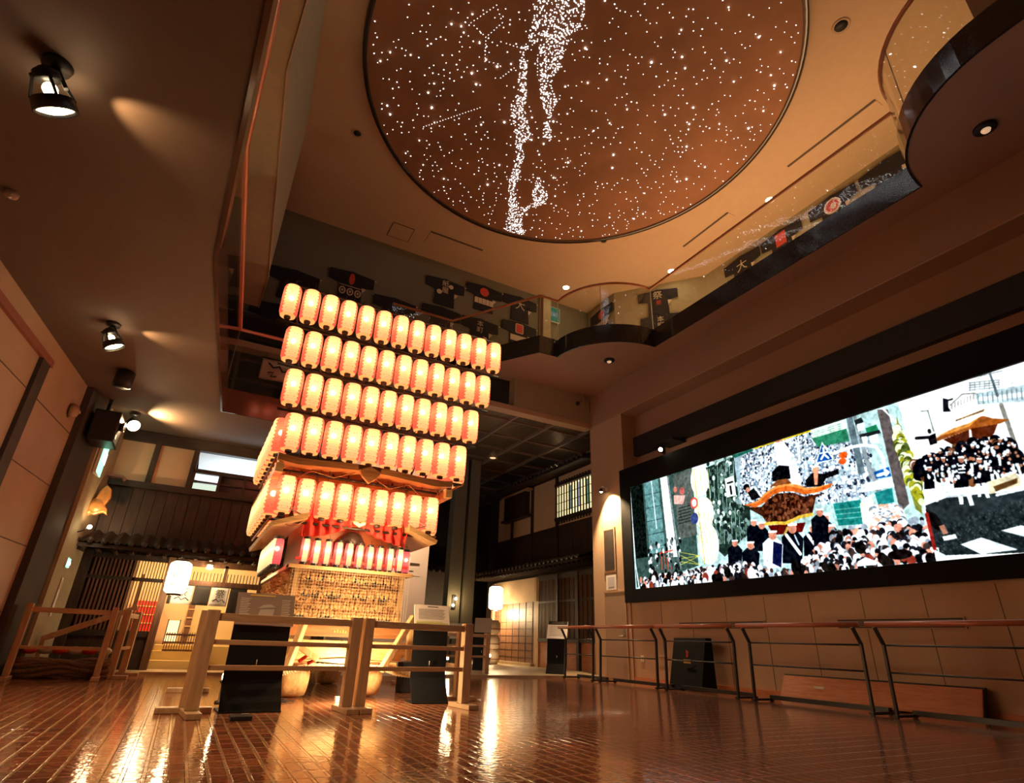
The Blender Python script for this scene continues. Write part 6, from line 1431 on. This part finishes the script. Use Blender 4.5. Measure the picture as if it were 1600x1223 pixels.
def eave(nm, z, out, ya, yb, step, drop):
    e = MB().prism([(10.24, ya, z + .28), (10.24 - out, ya, z + .28 - drop), (10.24 - out, ya, z + .22 - drop), (10.24, ya, z + .16)], (0, yb - ya, 0)); e.build(nm + '_boarding', M['dark_wood'], **H_)
    for k in range(int((yb - ya) / step)):
        y = ya + k * step; tl = MB().grid(lambda u, v: (10.24 - out * v, y + step * u, z + .33 - drop * v + .035 * math.cos(2 * PI * u)), 8, 3); tl.lathe([(.058, -.02), (.058, .02)], 10, (10.22 - out, y, z + .34 - drop), axis='X')
        tl.build('roof_tile', M['tile_roof'], **H_)
eave('lower_eave', 2.95, 1.0, 13.3, 20.8, .25, .30); eave('upper_eave', 5.85, .8, 13.3, 20.8, .25, .22)
for k in range(30): MB().box(9.45, 10.24, 13.4 + k * .25, 13.45 + k * .25, 2.86, 2.92).build('rafter', M['dark_wood'], **H_)
b = MB()
for k in range(18): b.box(10.19 + .006 * (k % 2), 10.25, 13.3 + k * .41, 13.7 + k * .41, 3.2, 4.3)
b.build('board_wall', M['dark_wood'], **H_)
MB().box(10.2, 10.25, 13.3, 20.2, 4.3, 5.95).build('upper_plaster', M['cream_plaster'], **H_)
for y in (15.82, 17.45, 18.95, 20.2): MB().box(10.14, 10.25, y - .06, y + .06, 3.2, 5.95).build('upper_post', M['dark_wood'], **H_)
# lit lattice window
MB().box(10.15, 10.2, 13.35, 15.75, 4.48, 5.62).build('window_backing', mat('lit_window_paper', (.6, .5, .3), .7, emit=1.5, ecol=(1, .80, .40)), **H_)
for z in (4.42, 5.56): MB().box(10.04, 10.2, 13.3, 15.78, z, z + .10).build('window_rail', M['dark_wood'], **H_)
for z in (4.72, 5.0, 5.28): MB().box(10.13, 10.16, 13.35, 15.75, z, z + .018).build('window_bar', M['dark_wood'], **H_)
for k in range(16): MB().box(10.10, 10.135, 13.42 + k * .155, 13.465 + k * .155, 4.32, 5.74).build('window_bar', M['dark_wood'], **H_)
for k, c in enumerate(((.2, .5, .3), (.75, .85, .95), (.3, .5, .4))): MB().box(10.14, 10.149, 13.9 + k * .5, 14.08 + k * .5, 4.7, 5.5).build('tinted_pane', mat('tinted_pane_%d' % k, c, .4, emit=.4, ecol=c), **H_)
MB().box(9.98, 10.2, 17.7, 19.3, 4.95, 5.85).build('shutter_box', M['dark_wood'], **H_); MB().box(9.94, 10.2, 17.5, 19.45, 4.9, 4.98).build('shutter_sill', M['dark_wood'], **H_); MB().box(9.94, 10.2, 17.4, 19.5, 5.83, 5.9).build('shutter_head', M['fence_wood'], **H_)
MB().box(10.1, 10.24, 16.95, 17.0, 2.0, 2.75).build('side_trim', M['fence_wood'], **H_)
big_lantern('big glowing white lantern under the eave of the dark merchant house', (9.78, 19.3, 2.18), .26, .80, .6, '', 260)
light('merchant_window_light', 'POINT', (9.7, 15.0, 6.2), 3, (1, .7, .4), RH, .1)
t = thing('carved_ornament', 'gilded carved gable ornament at the far end of the merchant house eave', 'ornament', (9.0, 21.0, 2.75)); ornament(t, 1.8, 1)
# far end of the street
t = thing('garden_wall', 'dark boarded street wall with tiled coping at the back of the hall', 'wall', (7.5, 22.6, .05))
MB().box(-3.5, 2.4, 0, .15, 0, 3.2).build('boards', M['dark_wood'], t); MB().prism([(-3.6, -.3, 3.2), (-3.6, .45, 3.2), (-3.6, .08, 3.5)], (6.1, 0, 0)).build('coping', M['tile_roof'], t)
for k in range(22): MB().lathe([(.07, -.02), (.07, .02)], 10, (-3.4 + k * .27, -.32, 3.22), axis='Y').build('tile_end', M['tile_roof'], t)
for k, x in enumerate((6.55, 7.25)):
    t = thing('notice_board', ['blank pale notice board far back, directly right of the white text sign', 'blank pale notice board far back beside the decorated barrels'][k], 'board', (x, 16.6, .05))
    MB().box(-.30, .30, 0, .03, .72, 1.14).build('board', M['paper'], t); MB().box(-.26, -.22, .03, .07, 0, 1.1).build('leg', M['dark_wood'], t); MB().box(.22, .26, .03, .07, 0, 1.1).build('leg', M['dark_wood'], t)
t = thing('wall_lamp', 'pair of tiny lamps on the dark square pillar at the back', 'lamp', (7.5, 17.78, 1.75))
MB().box(-.06, .06, -.02, .02, -.1, .3).build('backplate', M['black'], t)
for z in (.0, .2): MB().ball((.04 * (1 if z else -1), -.06, z), .045, 10, 8).build('globe', emat('tiny_lamp', (1, .75, .42), 16.0), t)
light('tiny_lamp_light', 'POINT', (7.5, 17.5, 1.9), 15, (1, .64, .3), t, .06)
t = thing('barrel_stack', 'stack of pale decorated barrels beside the lit corner of the merchant house', 'barrels', (9.35, 18.6, .05))
for k in range(3):
    MB().lathe([(.20, 0), (.27, .12), (.27, .32), (.20, .44)], 20, (0, 0, .0 + .46 * k)).build('barrel', M['white_print'], t); MB().lathe([(.275, .14), (.28, .17)], 20, (0, 0, .46 * k), cap=False).build('hoop', M['pink_trim'], t)
floor_lamp('small floor lamp at the foot of the barrel stack', (9.0, 18.0, .05), 8, None)
floor_lamp('small floor lamp far back behind the right sign stand', (6.1, 14.6, .05), 8, None)
t = thing('recessed_downlight', 'dim round downlight in the mesh ceiling above the back of the float', 'downlight', (8.24, 16.95, 6.6))
MB().lathe([(.10, -.004), (.16, -.03), (.17, 0)], 24, cap=False).build('ring', M['plaster'], t); MB().lathe([(.10, -.012), (.10, -.004)], 20).build('lamp', emat('dim_downlight', (1, .6, .3), 1.2, False), t)
